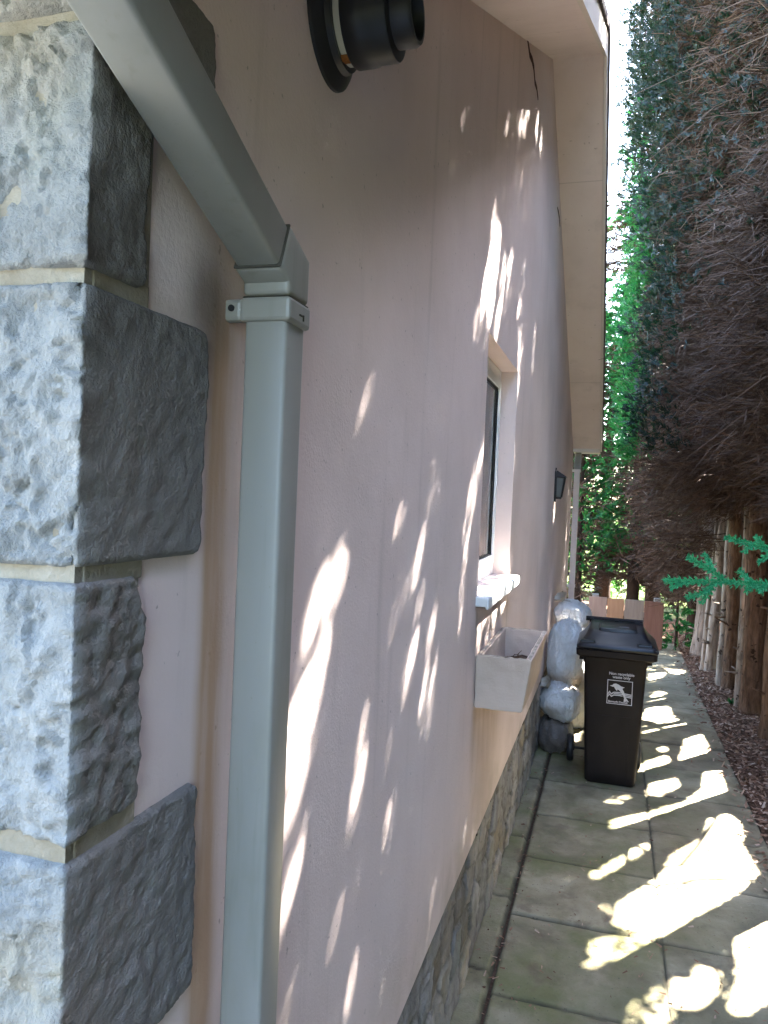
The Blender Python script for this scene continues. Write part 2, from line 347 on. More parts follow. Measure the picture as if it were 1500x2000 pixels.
GROUND_GAPS = [  # sun patches on the path, cut through the hedge leaves likewise
  (1,[(-.38,6.75),(-.22,6.8),(-.2,7.1),(-.36,7.05)]),
  (1,[(0.1,3.89),(0.13,4.12),(0.25,4.32),(0.4,4.64),(0.42,4.78),(0.63,5.14),(0.69,5.44),(0.85,5.63),(0.88,5.43),(0.85,5.12),(0.86,4.73),(0.74,4.51),(0.42,4.06),(0.32,3.9),(0.19,3.88)]),
  (1,[(-0.03,4.38),(0.04,4.5),(0.28,4.92),(0.3,4.86),(0.13,4.57),(-0.0,4.33)]),
  (1,[(0.07,5.05),(0.1,5.2),(0.31,5.41),(0.55,5.7),(0.71,6.04),(0.76,6.41),(0.88,6.52),(0.87,6.01),(0.63,5.72),(0.32,5.31),(0.13,5.09)]),
  (1,[(0.32,5.78),(0.37,6.0),(0.55,6.18),(0.54,5.97),(0.37,5.72)]),
  (1,[(0.27,6.2),(0.29,6.42),(0.51,6.73),(0.53,6.58),(0.32,6.22)]),
  (1,[(0.58,6.48),(0.68,7.19),(0.85,7.45),(0.86,6.92),(0.71,6.6)]),
  (1,[(0.45,6.87),(0.52,7.01),(0.53,6.87),(0.48,6.82)]),
  (1,[(0.64,3.85),(0.67,4.04),(0.84,4.27),(0.85,4.06),(0.77,3.64),(0.6,3.38),(0.55,3.41),(0.64,3.68),(0.66,3.78)]),
  (1,[(0.33,3.42),(0.35,3.54),(0.44,3.57),(0.46,3.69),(0.52,3.69),(0.52,3.54),(0.44,3.4),(0.36,3.35)]),
  (0.9,[(0.14,3.22),(0.22,3.37),(0.28,3.48),(0.31,3.4),(0.31,3.3),(0.29,3.22),(0.15,3.17)]),
  (0.95,[(-0.01,3.61),(0.01,3.72),(0.12,3.79),(0.31,3.92),(0.28,3.82),(0.12,3.62),(0.04,3.58)]),
  (0.6,[(-0.21,3.68),(-0.17,3.74),(-0.11,3.72),(-0.14,3.66)]),
  (0.6,[(-0.23,3.51),(-0.18,3.56),(-0.16,3.51),(-0.25,3.4),(-0.31,3.38)]),
  (0.9,[(0.02,4.0),(0.04,4.06),(0.08,4.02),(0.05,3.94)]),
  (0.7,[(-0.26,4.22),(-0.22,4.28),(-0.19,4.25),(-0.23,4.19)]),
  (0.7,[(-0.18,4.28),(-0.14,4.32),(-0.13,4.28),(-0.17,4.25)]),
  (0.7,[(-0.14,4.2),(-0.1,4.25),(-0.06,4.25),(-0.1,4.2)]),
  (0.6,[(-0.23,4.79),(-0.19,4.85),(-0.16,4.82),(-0.2,4.77)]),
  (0.95,[(-0.02,5.33),(0.09,5.58),(0.2,5.7),(0.19,5.6),(0.07,5.42)]),
  (0.9,[(-0.07,3.47),(0.02,3.57),(0.05,3.55),(-0.02,3.47)]),
  (1,[(0.48,9.22),(0.52,9.89),(0.7,10.08),(0.6,9.55),(0.53,9.29)]),
  (1,[(0.74,10.3),(0.94,10.3),(0.9,10.08),(0.78,10.07)]),
  (1,[(0.46,8.65),(0.57,9.06),(0.64,8.97),(0.53,8.69)]),
  (1,[(0.43,8.45),(0.62,8.73),(0.6,8.61),(0.49,8.44)]),
  (1,[(0.36,7.73),(0.41,8.2),(0.63,8.37),(0.62,7.97),(0.76,7.76),(0.55,7.46),(0.45,7.71)]),
  (1,[(0.34,7.16),(0.37,7.49),(0.5,7.39),(0.39,7.18)]),
]
XW = -.51                       # outer face of the side wall
Y0, Y1 = .64, 9.65              # house corners along the path
APY, APZ, SLOPE = 5.05, 4.88, .478
def roof_z(y): return APZ - SLOPE * abs(y - APY)      # underside of the verge at y

# ------------------------------------------------------------------ house
house = tag(empty('house', (-4, 5, 0)), 'pink rendered house with grey stone quoins and a cream gable overhang beside the path', 'house')
def hp(o):                      # keep world coordinates under the moved empty
    o.parent = house; o.matrix_parent_inverse = Matrix.Translation((4, -5, 0)); return o

WY0, WY1, WZ0, WZ1 = 3.06, 4.02, 1.66, 2.715
mb = MB(); bm = mb.bm
T = .25
# side wall as vertical strips, thick, hole for the window
def gable_piece(ya, yb, za, zb=None):
    pts = [(XW, ya, za), (XW, yb, za)]
    if zb is None:
        pts.append((XW, yb, roof_z(yb) + .03))
        if ya < APY < yb: pts.append((XW, APY, APZ + .03))
        pts.append((XW, ya, roof_z(ya) + .03))
    else: pts += [(XW, yb, zb), (XW, ya, zb)]
    mb.prism(pts, (-T, 0, 0))
gable_piece(Y0 + .012, WY0, .585); gable_piece(WY1, Y1, .585); gable_piece(WY0, WY1, .585, WZ0); gable_piece(WY0, WY1, WZ1)
bmesh.ops.remove_doubles(bm, verts=bm.verts, dist=1e-5)
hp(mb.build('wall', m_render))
mb = MB(); mb.box(-8, XW - T, Y0 + .012, Y0 + T, 0, 2.62); hp(mb.build('wall', m_render))
mb = MB(); mb.box(-8, XW - T, Y1 - T, Y1, 0, 2.62); hp(mb.build('wall', m_render))
mb = MB(); mb.prism([(-8, Y0 + T, 0), (-8, Y1 - T, 0), (-8, Y1 - T, 2.6), (-8, APY, 4.75), (-8, Y0 + T, 2.6)], (.25, 0, 0)); hp(mb.build('wall', m_render))

# rubble plinth: height field with voronoi stones
def grid_mesh(name, P, attr=None):
    h, w = P.shape[:2]; idx = np.arange(h * w).reshape(h, w)
    F = np.stack([idx[:-1, :-1], idx[:-1, 1:], idx[1:, 1:], idx[1:, :-1]], -1).reshape(-1, 4)
    return np_mesh(name, P.reshape(-1, 3), F, attr)
def fbm(P, sc, oct_=4, seed=0.):
    out = np.zeros(len(P)); 
    for i, q in enumerate(P): out[i] = mnoise.fractal(Vector((q[0] * sc + seed, q[1] * sc, q[2] * sc)), .9, 2.1, oct_, noise_basis='PERLIN_ORIGINAL')
    return out
ys = np.arange(1.3, Y1 + .001, .014); zs = np.linspace(-.03, .583, 42)
YY, ZZ = np.meshgrid(ys, zs); q = np.stack([YY.ravel(), ZZ.ravel()], -1)
seeds = []
for r_ in range(4):
    y = 1.2 + random.random() * .2
    while y < Y1 + .3:
        seeds.append((y + random.uniform(-.03, .03), .07 + r_ * .155 + random.uniform(-.045, .045))); y += random.uniform(.14, .30)
seeds = np.array(seeds); sc_ = np.array([1., 1.25])
d = np.linalg.norm((q[:, None] - seeds[None]) * sc_, axis=2); o2 = np.sort(d, 1)[:, :2]; cell = d.argmin(1)
edge = o2[:, 1] - o2[:, 0]
hs = np.random.default_rng(4).random(len(seeds))
P3 = np.stack([np.full(len(q), 0.), q[:, 0], q[:, 1]], -1)
disp = np.clip(edge / .02, 0, 1) ** .6 * .024 + hs[cell] * .02 + fbm(P3, 9, 3) * .009 + fbm(P3, 34, 3) * .005 - .042
P3[:, 0] = XW + disp
m_plinth = M_stone('plinth_stone', [(.17, .16, .15), (.26, .245, .23), (.37, .355, .34)], .3)
t = NT(m_plinth); src = t.b.inputs['Base Color'].links[0].from_socket
at = t.n('ShaderNodeAttribute', attribute_name='cell'); ae = t.n('ShaderNodeAttribute', attribute_name='joint')
c = t.mix(1., src, t.ramp(at.outputs['Fac'], [(0, (.55, .52, .5)), (.35, (1., .96, .92)), (.7, (.8, .83, .88)), (1, (1.3, 1.25, 1.2))]), 'MULTIPLY')
t.color(t.mix(ae.outputs['Fac'], c, (.085, .075, .06)))
me = grid_mesh('plinth', P3.reshape(YY.shape + (3,)), {'cell': hs[cell], 'joint': np.clip(1 - edge / .02, 0, 1)})
hp(link('plinth', me, m_plinth, None, True))
mb = MB(); mb.box(XW - T, XW - .04, Y0 + .02, Y1, -.05, .584); hp(mb.build('footing', m_mortar))

# quoin stones: L-shaped height fields, rough pitched face to the front, flatter face to the path
def quoin(z0, z1, yend, xlen, seed, side_rough=.004, pinch=0., front=.016, topslope=0.):
    st = .0038
    a_f = np.arange(xlen, 0, -st); a_s = np.arange(0, (yend - Y0) + .0001, st)
    n1, n2 = len(a_f), len(a_s); nz = max(6, int((z1 - z0) / st)); zz = np.linspace(0, 1, nz)
    A = np.concatenate([-a_f, a_s]); AA, ZN = np.meshgrid(A, zz); flat = AA.ravel(); zn = ZN.ravel()
    # wavy end line of the path face
    z = z0 + zn * (z1 - z0)
    wav = np.array([mnoise.noise(Vector((seed * 3.1, k * 7, .3))) for k in z]) * pinch
    corner_r = .020
    dz = np.minimum(zn, 1 - zn) * (z1 - z0)
    rc = np.clip(1 - dz / corner_r, 0, 1); end = (yend - Y0) - corner_r * (1 - np.sqrt(np.clip(1 - rc ** 2, 0, 1))) + wav
    s = np.where(flat > 0, flat / (yend - Y0) * end, flat)
    X = np.where(s < 0, XW + s, XW); Y = np.where(s < 0, Y0, Y0 + s)
    z = z + np.where(s > 0, topslope * s * (zn), 0)
    P = np.stack([X, Y, z], -1)
    big = fbm(P, 11, 4, seed); fine = fbm(P, 48, 4, seed + 5); fac = np.array([mnoise.voronoi(Vector((k[0] * 26 + seed, k[1] * 26, k[2] * 17)))[0][0] for k in P])
    g2 = np.array([abs(mnoise.noise(Vector((k[0] * 95, k[1] * 95 + seed, k[2] * 70)))) for k in P])
    vor = np.array([mnoise.voronoi(Vector((k[0] * 52 + seed, k[1] * 52 + k[2] * 9, k[2] * 34)))[0] for k in P]); chip = vor[:, 1] - vor[:, 0]
    grain = np.array([mnoise.noise(Vector((k[0] * 150, k[1] * 150 + seed, k[2] * 150))) for k in P])
    def facet(sc, o_):
        out = np.zeros(len(P))
        for i_, k in enumerate(P):
            v_ = Vector((k[0] * sc + seed + o_, k[1] * sc - seed, k[2] * sc * .62)); v_ += Vector((fine[i_], -fine[i_], fine[i_] * .7)) * .25
            p0 = mnoise.voronoi(v_)[1][0]; tl_ = mnoise.noise_vector(p0 * 3.71); out[i_] = (v_ - p0).dot(tl_) * 1.5 + mnoise.cell(p0 * 5.3) * .35
        return out
    fr = (big * .75 + facet(15, 0) * .62 + facet(38, 9) * .34 + grain * .17 - g2 * .3 + .1) * front * .8
    sd = (big * .7 + fine * .55 + grain * .12) * side_rough
    w = np.clip((s + .002) / .007, 0, 1)
    dist = np.minimum(dz, np.where(s > 0, end - s, 1)); fall = np.clip(dist / .007, 0, 1); fall = 1 - (1 - fall) ** 2
    proud = .013
    dsp = (fr * (1 - w) + sd * w) * (.35 + .65 * fall) + proud - .024 * (1 - fall)
    P[:, 0] += np.where(s >= -.004, dsp, 0) + np.where(s < -.004, proud * np.clip(1 + s / .02, 0, 1), 0) * 1.
    P[:, 1] -= np.where(s <= .004, dsp, 0)
    me = grid_mesh('quoin_stone', P.reshape(AA.shape + (3,)), {'side_shade': np.clip((s + .001) / .006 + fine * .6, 0, 1) * (s > -.004)})
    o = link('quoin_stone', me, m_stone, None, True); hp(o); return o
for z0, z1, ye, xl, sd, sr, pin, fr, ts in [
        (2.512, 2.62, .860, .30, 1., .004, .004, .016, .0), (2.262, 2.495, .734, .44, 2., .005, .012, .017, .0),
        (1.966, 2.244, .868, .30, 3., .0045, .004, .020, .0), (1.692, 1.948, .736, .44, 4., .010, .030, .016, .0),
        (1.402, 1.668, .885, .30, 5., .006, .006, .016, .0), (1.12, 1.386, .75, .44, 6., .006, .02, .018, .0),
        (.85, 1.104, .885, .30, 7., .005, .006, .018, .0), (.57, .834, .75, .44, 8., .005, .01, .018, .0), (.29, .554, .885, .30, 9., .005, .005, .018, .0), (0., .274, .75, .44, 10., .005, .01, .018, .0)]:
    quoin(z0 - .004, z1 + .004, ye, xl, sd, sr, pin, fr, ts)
mb = MB(); mb.box(-.98, XW + .003, Y0 - .002, Y0 + .105, 0, 2.62); hp(mb.build('mortar', m_mortar))
for z0, z1, ye in [(2.238, 2.27, .745), (1.945, 1.968, .75), (1.664, 1.694, .752), (2.49, 2.514, .745), (1.383, 1.405, .75)]:
    mb = MB(); mb.box(XW - .02, XW + .0045, Y0 + .01, ye, z0, z1, .002); hp(mb.build('mortar', m_mortar))
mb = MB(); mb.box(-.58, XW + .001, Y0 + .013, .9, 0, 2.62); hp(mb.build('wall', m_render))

# roof, soffit, bargeboards
XO = -.195
mb = MB()
for sgn in (-1, 1):
    ye = APY + sgn * (APY - .18)
    zc = lambda y: roof_z(y) + .13
    pts = [(XO + .03, APY, zc(APY)), (XO + .03, ye, zc(ye)), (XO + .03, ye, zc(ye) + .045), (XO + .03, APY, zc(APY) + .045)]
    mb.prism(pts, (-8, 0, 0))
hp(mb.build('roof', m_tile))
# tile ends along the verge
mb = MB()
for sgn in (-1, 1):
    y = 0.
    while y < APY - .25:
        ya, yb = APY + sgn * y, APY + sgn * (y + .29)
        mb.prism([(XO + .034, ya, roof_z(ya) + .125), (XO + .034, yb, roof_z(yb) + .122), (XO + .034, yb, roof_z(yb) + .18), (XO + .034, ya, roof_z(ya) + .16)], (-.3, 0, 0)); y += .27
hp(mb.build('verge_tile', m_tile))
mb = MB()
for sgn in (-1, 1):
    ye = APY + sgn * 4.55
    mb.prism([(XO - .002, APY, roof_z(APY)), (XO - .002, ye, roof_z(ye)), (XO - .002, ye, roof_z(ye) + .016), (XO - .002, APY, roof_z(APY) + .016)], (-(XO - XW) + .0, 0, 0))
hp(mb.build('soffit', m_cream))
mb = MB()
for sgn in (-1, 1):
    ye = APY + sgn * 4.57
    mb.prism([(XO, APY, roof_z(APY) - .022), (XO, ye, roof_z(ye) - .022), (XO, ye, roof_z(ye) + .135), (XO, APY, roof_z(APY) + .135)], (.02, 0, 0))
hp(mb.build('bargeboard', m_board_white))
ye = APY + 4.57
mb = MB(); mb.box(XW, XO - .001, ye - .012, ye + .30, roof_z(ye) - .03, roof_z(ye) - .012, .002); mb.box(XW, XO - .001, ye - .014, ye, roof_z(ye) - .012, roof_z(ye) + .1); mb.box(XW, XO - .001, ye + .3, ye + .32, roof_z(ye) - .03, roof_z(ye) + .13)
hp(mb.build('eaves_box', m_board_white))
ya = APY - 4.57
mb = MB(); mb.box(-8, XO - .001, ya - .02, Y0, roof_z(ya) - .01, roof_z(ya) + .008); mb.box(-8, XO - .001, ya - .04, ya - .02, roof_z(ya) - .02, roof_z(ya) + .14); hp(mb.build('eaves_box', m_board_white))
# shrinkage crack and cobwebs at the head of the wall
m_crack = mat('crack_dirt', (.10, .06, .05), .95, .05)
def crack(pts, w):
    mb = MB(); n = len(pts)
    for i in range(n - 1):
        (a, b), (c_, d_) = pts[i], pts[i + 1]; w0, w1 = w * (.3 + .7 * math.sin(math.pi * (i + .2) / n)), w * (.3 + .7 * math.sin(math.pi * (i + 1.2) / n))
        mb.prism([(XW + .0012, a, b - w0), (XW + .0012, a, b + w0), (XW + .0012, c_, d_ + w1), (XW + .0012, c_, d_ - w1)], (.002, 0, 0))
    hp(mb.build('crack', m_crack))
crack([(3.557, 4.235), (3.70, 4.27), (3.80, 4.285), (3.90, 4.272), (4.0, 4.30), (4.08, 4.305), (4.155, 4.27), (4.25, 4.285), (4.33, 4.27)], .016)
crack([(5.85, 4.233), (5.95, 4.24), (6.07, 4.232), (6.15, 4.2)], .012)

# window
win = hp(empty('window')); 
fx = XW - .085
def fr(name, m, par, boxes, bev=.003):
    mb = MB()
    for b in boxes: mb.box(*b, bev=bev)
    o = mb.build(name, m); o.parent = par; return o
fr('frame', m_white, win, [(fx - .06, fx, WY0, WY0 + .06, WZ0, WZ1), (fx - .06, fx, WY1 - .06, WY1, WZ0, WZ1), (fx - .059, fx - .001, WY0 + .06, WY1 - .06, WZ1 - .06, WZ1), (fx - .059, fx - .001, WY0 + .06, WY1 - .06, WZ0, WZ0 + .065),
    (fx - .05, fx + .012, WY0 + .06, WY0 + .10, WZ0 + .065, WZ1 - .06), (fx - .05, fx + .012, WY1 - .10, WY1 - .06, WZ0 + .065, WZ1 - .06), (fx - .05, fx + .011, WY0 + .10, WY1 - .10, WZ1 - .10, WZ1 - .06), (fx - .05, fx + .011, WY0 + .10, WY1 - .10, WZ0 + .065, WZ0 + .105)])
fr('seal', m_seal, win, [(fx - .005, fx + .003, WY1 - .104, WY1 - .1, WZ0 + .105, WZ1 - .10), (fx - .005, fx + .003, WY0 + .1, WY0 + .104, WZ0 + .105, WZ1 - .10), (fx - .005, fx + .004, WY0 + .108, WY1 - .108, WZ1 - .108, WZ1 - .10), (fx - .005, fx + .004, WY0 + .108, WY1 - .108, WZ0 + .105, WZ0 + .113)], 0)
fr('pane', m_glass, win, [(fx - .012, fx - .006, WY0 + .1, WY1 - .1, WZ0 + .105, WZ1 - .1)], 0)
fr('pane_backing', m_backing, win, [(fx - .035, fx - .031, WY0 + .02, WY1 - .02, WZ0 + .03, WZ1)], 0)  # panel added behind the pane; its grey stands in for the reflection
fr('sill', m_white, win, [(fx, XW + .05, WY0 - .035, WY1 + .035, WZ0 - .04, WZ0 - .002), (XW + .04, XW + .053, WY0 - .037, WY1 + .037, WZ0 - .05, WZ0 - .004)], .006)
fr('reveal', m_render, win, [(fx - .06, XW - .0015, WY1 + .001, WY1 + .02, WZ0, WZ1)], 0)

# ------------------------------------------------------------------ near downpipe
dp = tag(empty('downpipe', (XW, .96, 0)), 'white square downpipe on the near wall with a diagonal offset above its clip', 'downpipe')
def sq_pipe(pts, h, name, m, par, bev=.006, cap=True):
    """square section swept along pts lying in a plane of constant x; h half width"""
    mb = MB(); rings = []
    pts = [Vector(p) for p in pts]
    for i, p in enumerate(pts):
        d0 = (p - pts[i - 1]).normalized() if i else (pts[1] - p).normalized()
        d1 = (pts[i + 1] - p).normalized() if i < len(pts) - 1 else d0
        tq = (d0 + d1).normalized(); k = 1 / max(.3, tq.dot(d0)); nx = Vector((1, 0, 0)); ny = nx.cross(tq).normalized()
        rings.append([mb.bm.verts.new(p + nx * a * h + ny * b * h * k) for a, b in ((-1, -1), (1, -1), (1, 1), (-1, 1))])
    for a, b in zip(rings, rings[1:]):
        for k in range(4): mb.bm.faces.new((a[k], a[(k + 1) % 4], b[(k + 1) % 4], b[k]))
    if cap: mb.bm.faces.new(rings[0][::-1]); mb.bm.faces.new(rings[-1])
    bmesh.ops.recalc_face_normals(mb.bm, faces=mb.bm.faces[:])
    es = [e for e in mb.bm.edges if abs(e.calc_face_angle(0)) > 1.2 and len(e.link_faces) == 2]
    bmesh.ops.bevel(mb.bm, geom=es, offset=bev, segments=3, affect='EDGES', profile=.5)
    o = mb.build(name, m, None, True, 35); o.parent = par; o.matrix_parent_inverse = Matrix.Translation(-Vector(par.location)); return o
px, py, ph = -.4525, .96, .0305
E_ = Vector((px, py, 2.345))               # bend point
up = Vector((0, -.925, .375)).normalized()
sq_pipe([(px, py, -.05), (px, py, 2.30)], ph, 'pipe', m_upvc, dp)
sq_pipe([(px, py, 2.306), E_, E_ + up * .052], ph + .0035, 'elbow', m_upvc, dp, .007)
sq_pipe([E_ + up * .030, E_ + up * .80], ph, 'offset_pipe', m_upvc, dp)
def ring(c0, dr, h, name):
    return sq_pipe([c0, c0 + dr * .003], h, name, m_pipe_joint, dp, .002)
ring(E_ + up * .051, up, ph + .0028, 'joint'); ring(Vector((px, py, 2.303)), Vector((0, 0, 1)), ph + .0030, 'joint'); 
br = empty('bracket'); br.parent = dp; br.matrix_parent_inverse = Matrix.Translation(-Vector(dp.location))
def child(o, par): o.parent = par; return o
mb = MB(); zb = 2.272
mb.box(px - ph - .006, px + ph + .006, py - ph - .006, py + ph + .006, zb, zb + .032, .005)
mb.box(px - ph - .032, px - ph - .003, py - ph - .004, py - ph + .014, zb + .001, zb + .031, .006); child(mb.build('strap', m_upvc), br)
mb = MB(); mb.lathe([(0, .009), (.03, .009)], (XW - .002, py - ph + .006, zb + .016), (1, 0, 0), 16); child(mb.build('spacer', m_flue, None, True, 40), br)
mb = MB(); mb.lathe([(0, .0045), (.002, .0045)], (px - ph - .018, py - ph - .006, zb + .018), (0, 1, 0), 16); child(mb.build('screw_hole', m_seal), br)
mb = MB(); mb.box(px + ph + .006, px + ph + .0075, py - .004, py + .006, zb + .013, zb + .015); mb.box(px + ph + .006, px + ph + .0075, py + .008, py + .010, zb + .008, zb + .016); child(mb.build('mould_mark', m_pipe_joint), br)
# front gutter and outlet that the offset pipe drains
gt = E_ + up * .80
g = tag(empty('gutter', (gt.x, gt.y, gt.z)), 'white eaves gutter feeding the diagonal pipe above the corner stones', 'gutter')
mb = MB(); mb.lathe([(0, .052), (6, .052)], (-6.2, .40, 2.70), (1, 0, 0), 20); o = mb.build('trough', m_upvc, None, True, 40); o.parent = g; o.matrix_parent_inverse = Matrix.Translation(-Vector(g.location))
mb = MB(); mb.box(px - .04, px + .04, gt.y - .06, gt.y + .04, gt.z - .04, 2.70, .004); o = mb.build('outlet', m_upvc); o.parent = g; o.matrix_parent_inverse = Matrix.Translation(-Vector(g.location))

# far downpipe at the end of the wall
fd = tag(empty('downpipe', (-.46, 9.6, 0)), 'pale downpipe at the far end of the wall below the eaves, behind the wall lantern', 'downpipe')
fx_, fy_ = -.452, 9.62
sq_pipe([(fx_, fy_, 0), (fx_, fy_, 2.46)], .034, 'pipe', m_cream, fd)
sq_pipe([(fx_, fy_, 2.44), (fx_, fy_, 2.47), (fx_, 9.76, 2.68)], .0365, 'elbow', m_upvc, fd)
for z in (2.42, 1.02):
    mb = MB(); mb.box(fx_ - .041, fx_ + .041, fy_ - .041, fy_ + .041, z, z + .035, .004); mb.box(fx_ - .06, fx_ - .03, fy_ - .04, fy_ - .01, z + .002, z + .033, .004)
    o = mb.build('bracket', m_cream); o.parent = fd; o.matrix_parent_inverse = Matrix.Translation(-Vector(fd.location))

# ------------------------------------------------------------------ flue terminal
fl = tag(empty('flue_terminal', (XW, 1.255, 2.86)), 'black round boiler flue with a cream collar sticking out of the wall', 'flue')
def lat(name, prof, m, par, **k):
    mb = MB(); mb.lathe(prof, (0, 0, 0), (1, 0, 0), 48, **k); o = mb.build(name, m, None, True, 40); o.parent = par; return o
lat('wall_flange', [(-.002, .106), (.006, .105), (.012, .098), (.02, .082), (.03, .078)], m_black, fl)
lat('collar', [(.016, .069), (.048, .069)], m_flue, fl)
lat('outer_duct', [(.042, .073), (.046, .076), (.080, .075), (.083, .0725), (.116, .072), (.119, .070), (.121, .055)], m_black, fl)
lat('inner_duct', [(.115, .053), (.150, .053), (.157, .049), (.157, .043), (.13, .041)], m_black, fl)
mb = MB(); mb.lathe([(0, .007), (.003, .008), (.005, .005)], (.030, -.012, -.068), (.2, -.2, -1), 7); mb.box(.020, .042, -.020, .004, -.0705, -.067, .001); o = mb.build('rusty_screw', m_rust); o.parent = fl
# ------------------------------------------------------------------ wall lantern
la = tag(empty('wall_lantern', (XW, 6.92, 2.17)), 'small black half lantern with cloudy glass fixed to the wall', 'lantern')
mb = MB(); mb.box(0, .012, -.055, .055, -.12, .15, .004)
o = mb.build('backplate', m_lamp, la)
def taper(name, m, zt, zb_, wt, wb, dt, db, par, hollow=False):
    mb = MB()
    a = [mb.bm.verts.new(v) for v in ((.012, -wb, zb_), (db, -wb, zb_), (db, wb, zb_), (.012, wb, zb_))]; b = [mb.bm.verts.new(v) for v in ((.012, -wt, zt), (dt, -wt, zt), (dt, wt, zt), (.012, wt, zt))]
    mb.bm.faces.new(a[::-1]); mb.bm.faces.new(b)
    for k in range(4): mb.bm.faces.new((a[k], a[(k + 1) % 4], b[(k + 1) % 4], b[k]))
    return mb.build(name, m, par)
taper('glass', m_lglass, .10, -.075, .058, .04, .083, .058, la)
taper('cap', m_lamp, .155, .10, .012, .072, .02, .102, la)
taper('foot', m_lamp, -.075, -.095, .044, .04, .064, .056, la)
mb = MB()
for sy in (-1, 1):
    mb.tube([(.085, sy * .060, .10), (.060, sy * .042, -.078)], .0065, 6); mb.tube([(.014, sy * .060, .10), (.014, sy * .042, -.078)], .006, 6)
    mb.tube([(.014, sy * .060, .097), (.085, sy * .060, .097)], .006, 6)
mb.tube([(.085, -.06, .097), (.085, .06, .097)], .006, 6); mb.tube([(.0, 0, .15), (.004, 0, .18)], .007, 6)
mb.build('glazing_bars', m_lamp, la)

# ------------------------------------------------------------------ planter trough on the wall
pl = tag(empty('window_planter', (XW, 3.45, 1.2)), 'empty cream wall trough with chipped rim below the window', 'planter')
pl.matrix_world = Matrix.Translation((XW, 3.45, 1.2))
PYA, PYB, zt, zbm = -.37, .37, .218, 0.
def trough(inset, zt_, zb_, name, m, outer=True):
    mb = MB(); b = mb.bm
    xo_t, xo_b = .225 - inset, .195 - inset; ya, yb = PYA + inset, PYB - inset
    tp = [b.verts.new(v) for v in ((.003 + inset, ya, zt_), (xo_t, ya, zt_), (xo_t, yb, zt_), (.003 + inset, yb, zt_))]
    bt = [b.verts.new(v) for v in ((.003 + inset, ya + .01, zb_), (xo_b, ya + .01, zb_), (xo_b, yb - .01, zb_), (.003 + inset, yb - .01, zb_))]
    return mb, tp, bt
mb, tp, bt = trough(0, zt, zbm, 0, 0); b = mb.bm
ti = [b.verts.new(v) for v in ((.025, PYA + .022, zt), (.203, PYA + .022, zt), (.203, PYB - .022, zt), (.025, PYB - .022, zt))]
bi = [b.verts.new(v) for v in ((.03, PYA + .03, .05), (.175, PYA + .03, .05), (.175, PYB - .03, .05), (.03, PYB - .03, .05))]
b.faces.new(bt[::-1]); b.faces.new(bi)
for k in range(4):
    j = (k + 1) % 4
    b.faces.new((bt[k], bt[j], tp[j], tp[k])); f = b.faces.new((tp[k], tp[j], ti[j], ti[k])); f.material_index = 1; f = b.faces.new((ti[k], ti[j], bi[j], bi[k])); f.material_index = 1 if k == 1 else 0
bmesh.ops.recalc_face_normals(b, faces=b.faces[:])
bmesh.ops.bevel(b, geom=b.edges[:], offset=.004, segments=2, affect='EDGES')
bmesh.ops.subdivide_edges(b, edges=[e for e in b.edges if e.calc_length() > .1], cuts=14, use_grid_fill=True)
for v in b.verts:
    nz = mnoise.noise(v.co * 26); v.co += v.normal * nz * .0022
    if v.co.z > zt - .012: v.co.z += mnoise.noise(v.co * 45 + Vector((3, 1, 2))) * .006
mb.build('trough', [m_planter, m_planter_rim], pl)
xs = np.linspace(.031, .18, 14); yy = np.linspace(PYA + .03, PYB - .03, 50); XX, YY2 = np.meshgrid(xs, yy); Pq = np.stack([XX.ravel(), YY2.ravel(), np.full(XX.size, .085)], -1); Pq[:, 2] += fbm(Pq, 14, 4) * .02
link('soil', grid_mesh('soil', Pq.reshape(XX.shape + (3,))), m_soil, pl, True)
for k in range(9):
    mb = MB(); a = Vector((random.uniform(.05, .16), random.uniform(-.3, .3), .085)); d_ = Vector((random.uniform(-.04, .05), random.uniform(-.1, .1), random.uniform(.02, .10)))
    mb.tube([a, a + d_ * .5 + Vector((0, .01, .02)), a + d_], [.003, .0022, .001], 5); mb.build('dry_stem', m_dead, pl)
# ------------------------------------------------------------------ ground, path, mulch
def struct(o): o['kind'] = 'structure'; return o
mb = MB(); mb.bm.faces.new([mb.bm.verts.new(v) for v in ((-120, -120, -.06), (120, -120, -.06), (120, 160, -.06), (-120, 160, -.06))]); struct(mb.build('ground', m_ground))
mb = MB(); mb.bm.faces.new([mb.bm.verts.new(v) for v in ((2.9, -40, -.045), (60, -40, -.045), (60, 90, -.045), (2.9, 90, -.045))]); mb.bm.faces.new([mb.bm.verts.new(v) for v in ((-30, 17, -.045), (2.9, 17, -.045), (2.9, 90, -.045), (-30, 90, -.045))]); struct(mb.build('lawn', m_lawn))
mb = MB(); mb.box(-12, 1.0, -12, .6, -.2, -.01); struct(mb.build('forecourt', M_noise('forecourt_paving', [(.37, .35, .32), (.46, .44, .40)], 2, .9, .1)))

m_path = mat('riven_paving', (.27, .265, .23), .88, .2); t = NT(m_path); p = t.pos()
c = t.ramp(t.noise(p, 3.2, 7, .62, .4), [(.28, (.14, .117, .072)), (.5, (.235, .205, .135)), (.74, (.335, .30, .215))])
at = t.n('ShaderNodeAttribute', attribute_name='slab'); c = t.mix(1., c, t.ramp(at.outputs['Fac'], [(0, (.86, .82, .80)), (.5, (1, 1, .98)), (1, (1.12, 1.1, 1.08))]), 'MULTIPLY')
xx = t.xyz(p)
moss = t.math('MULTIPLY', t.rng(t.noise(p, 2.1, 6, .65), .40, .66), t.rng(xx[0], .95, .1)); c = t.mix(t.math('MULTIPLY', moss, .75), c, (.135, .14, .055))
c = t.mix(t.rng(t.noise(p, 5.5, 5, .6), .53, .70, 0, .6), c, (.14, .10, .07))
c = t.mix(t.rng(t.noise(p, 75, 3), .64, .72, 0, .6), c, (.07, .06, .045))
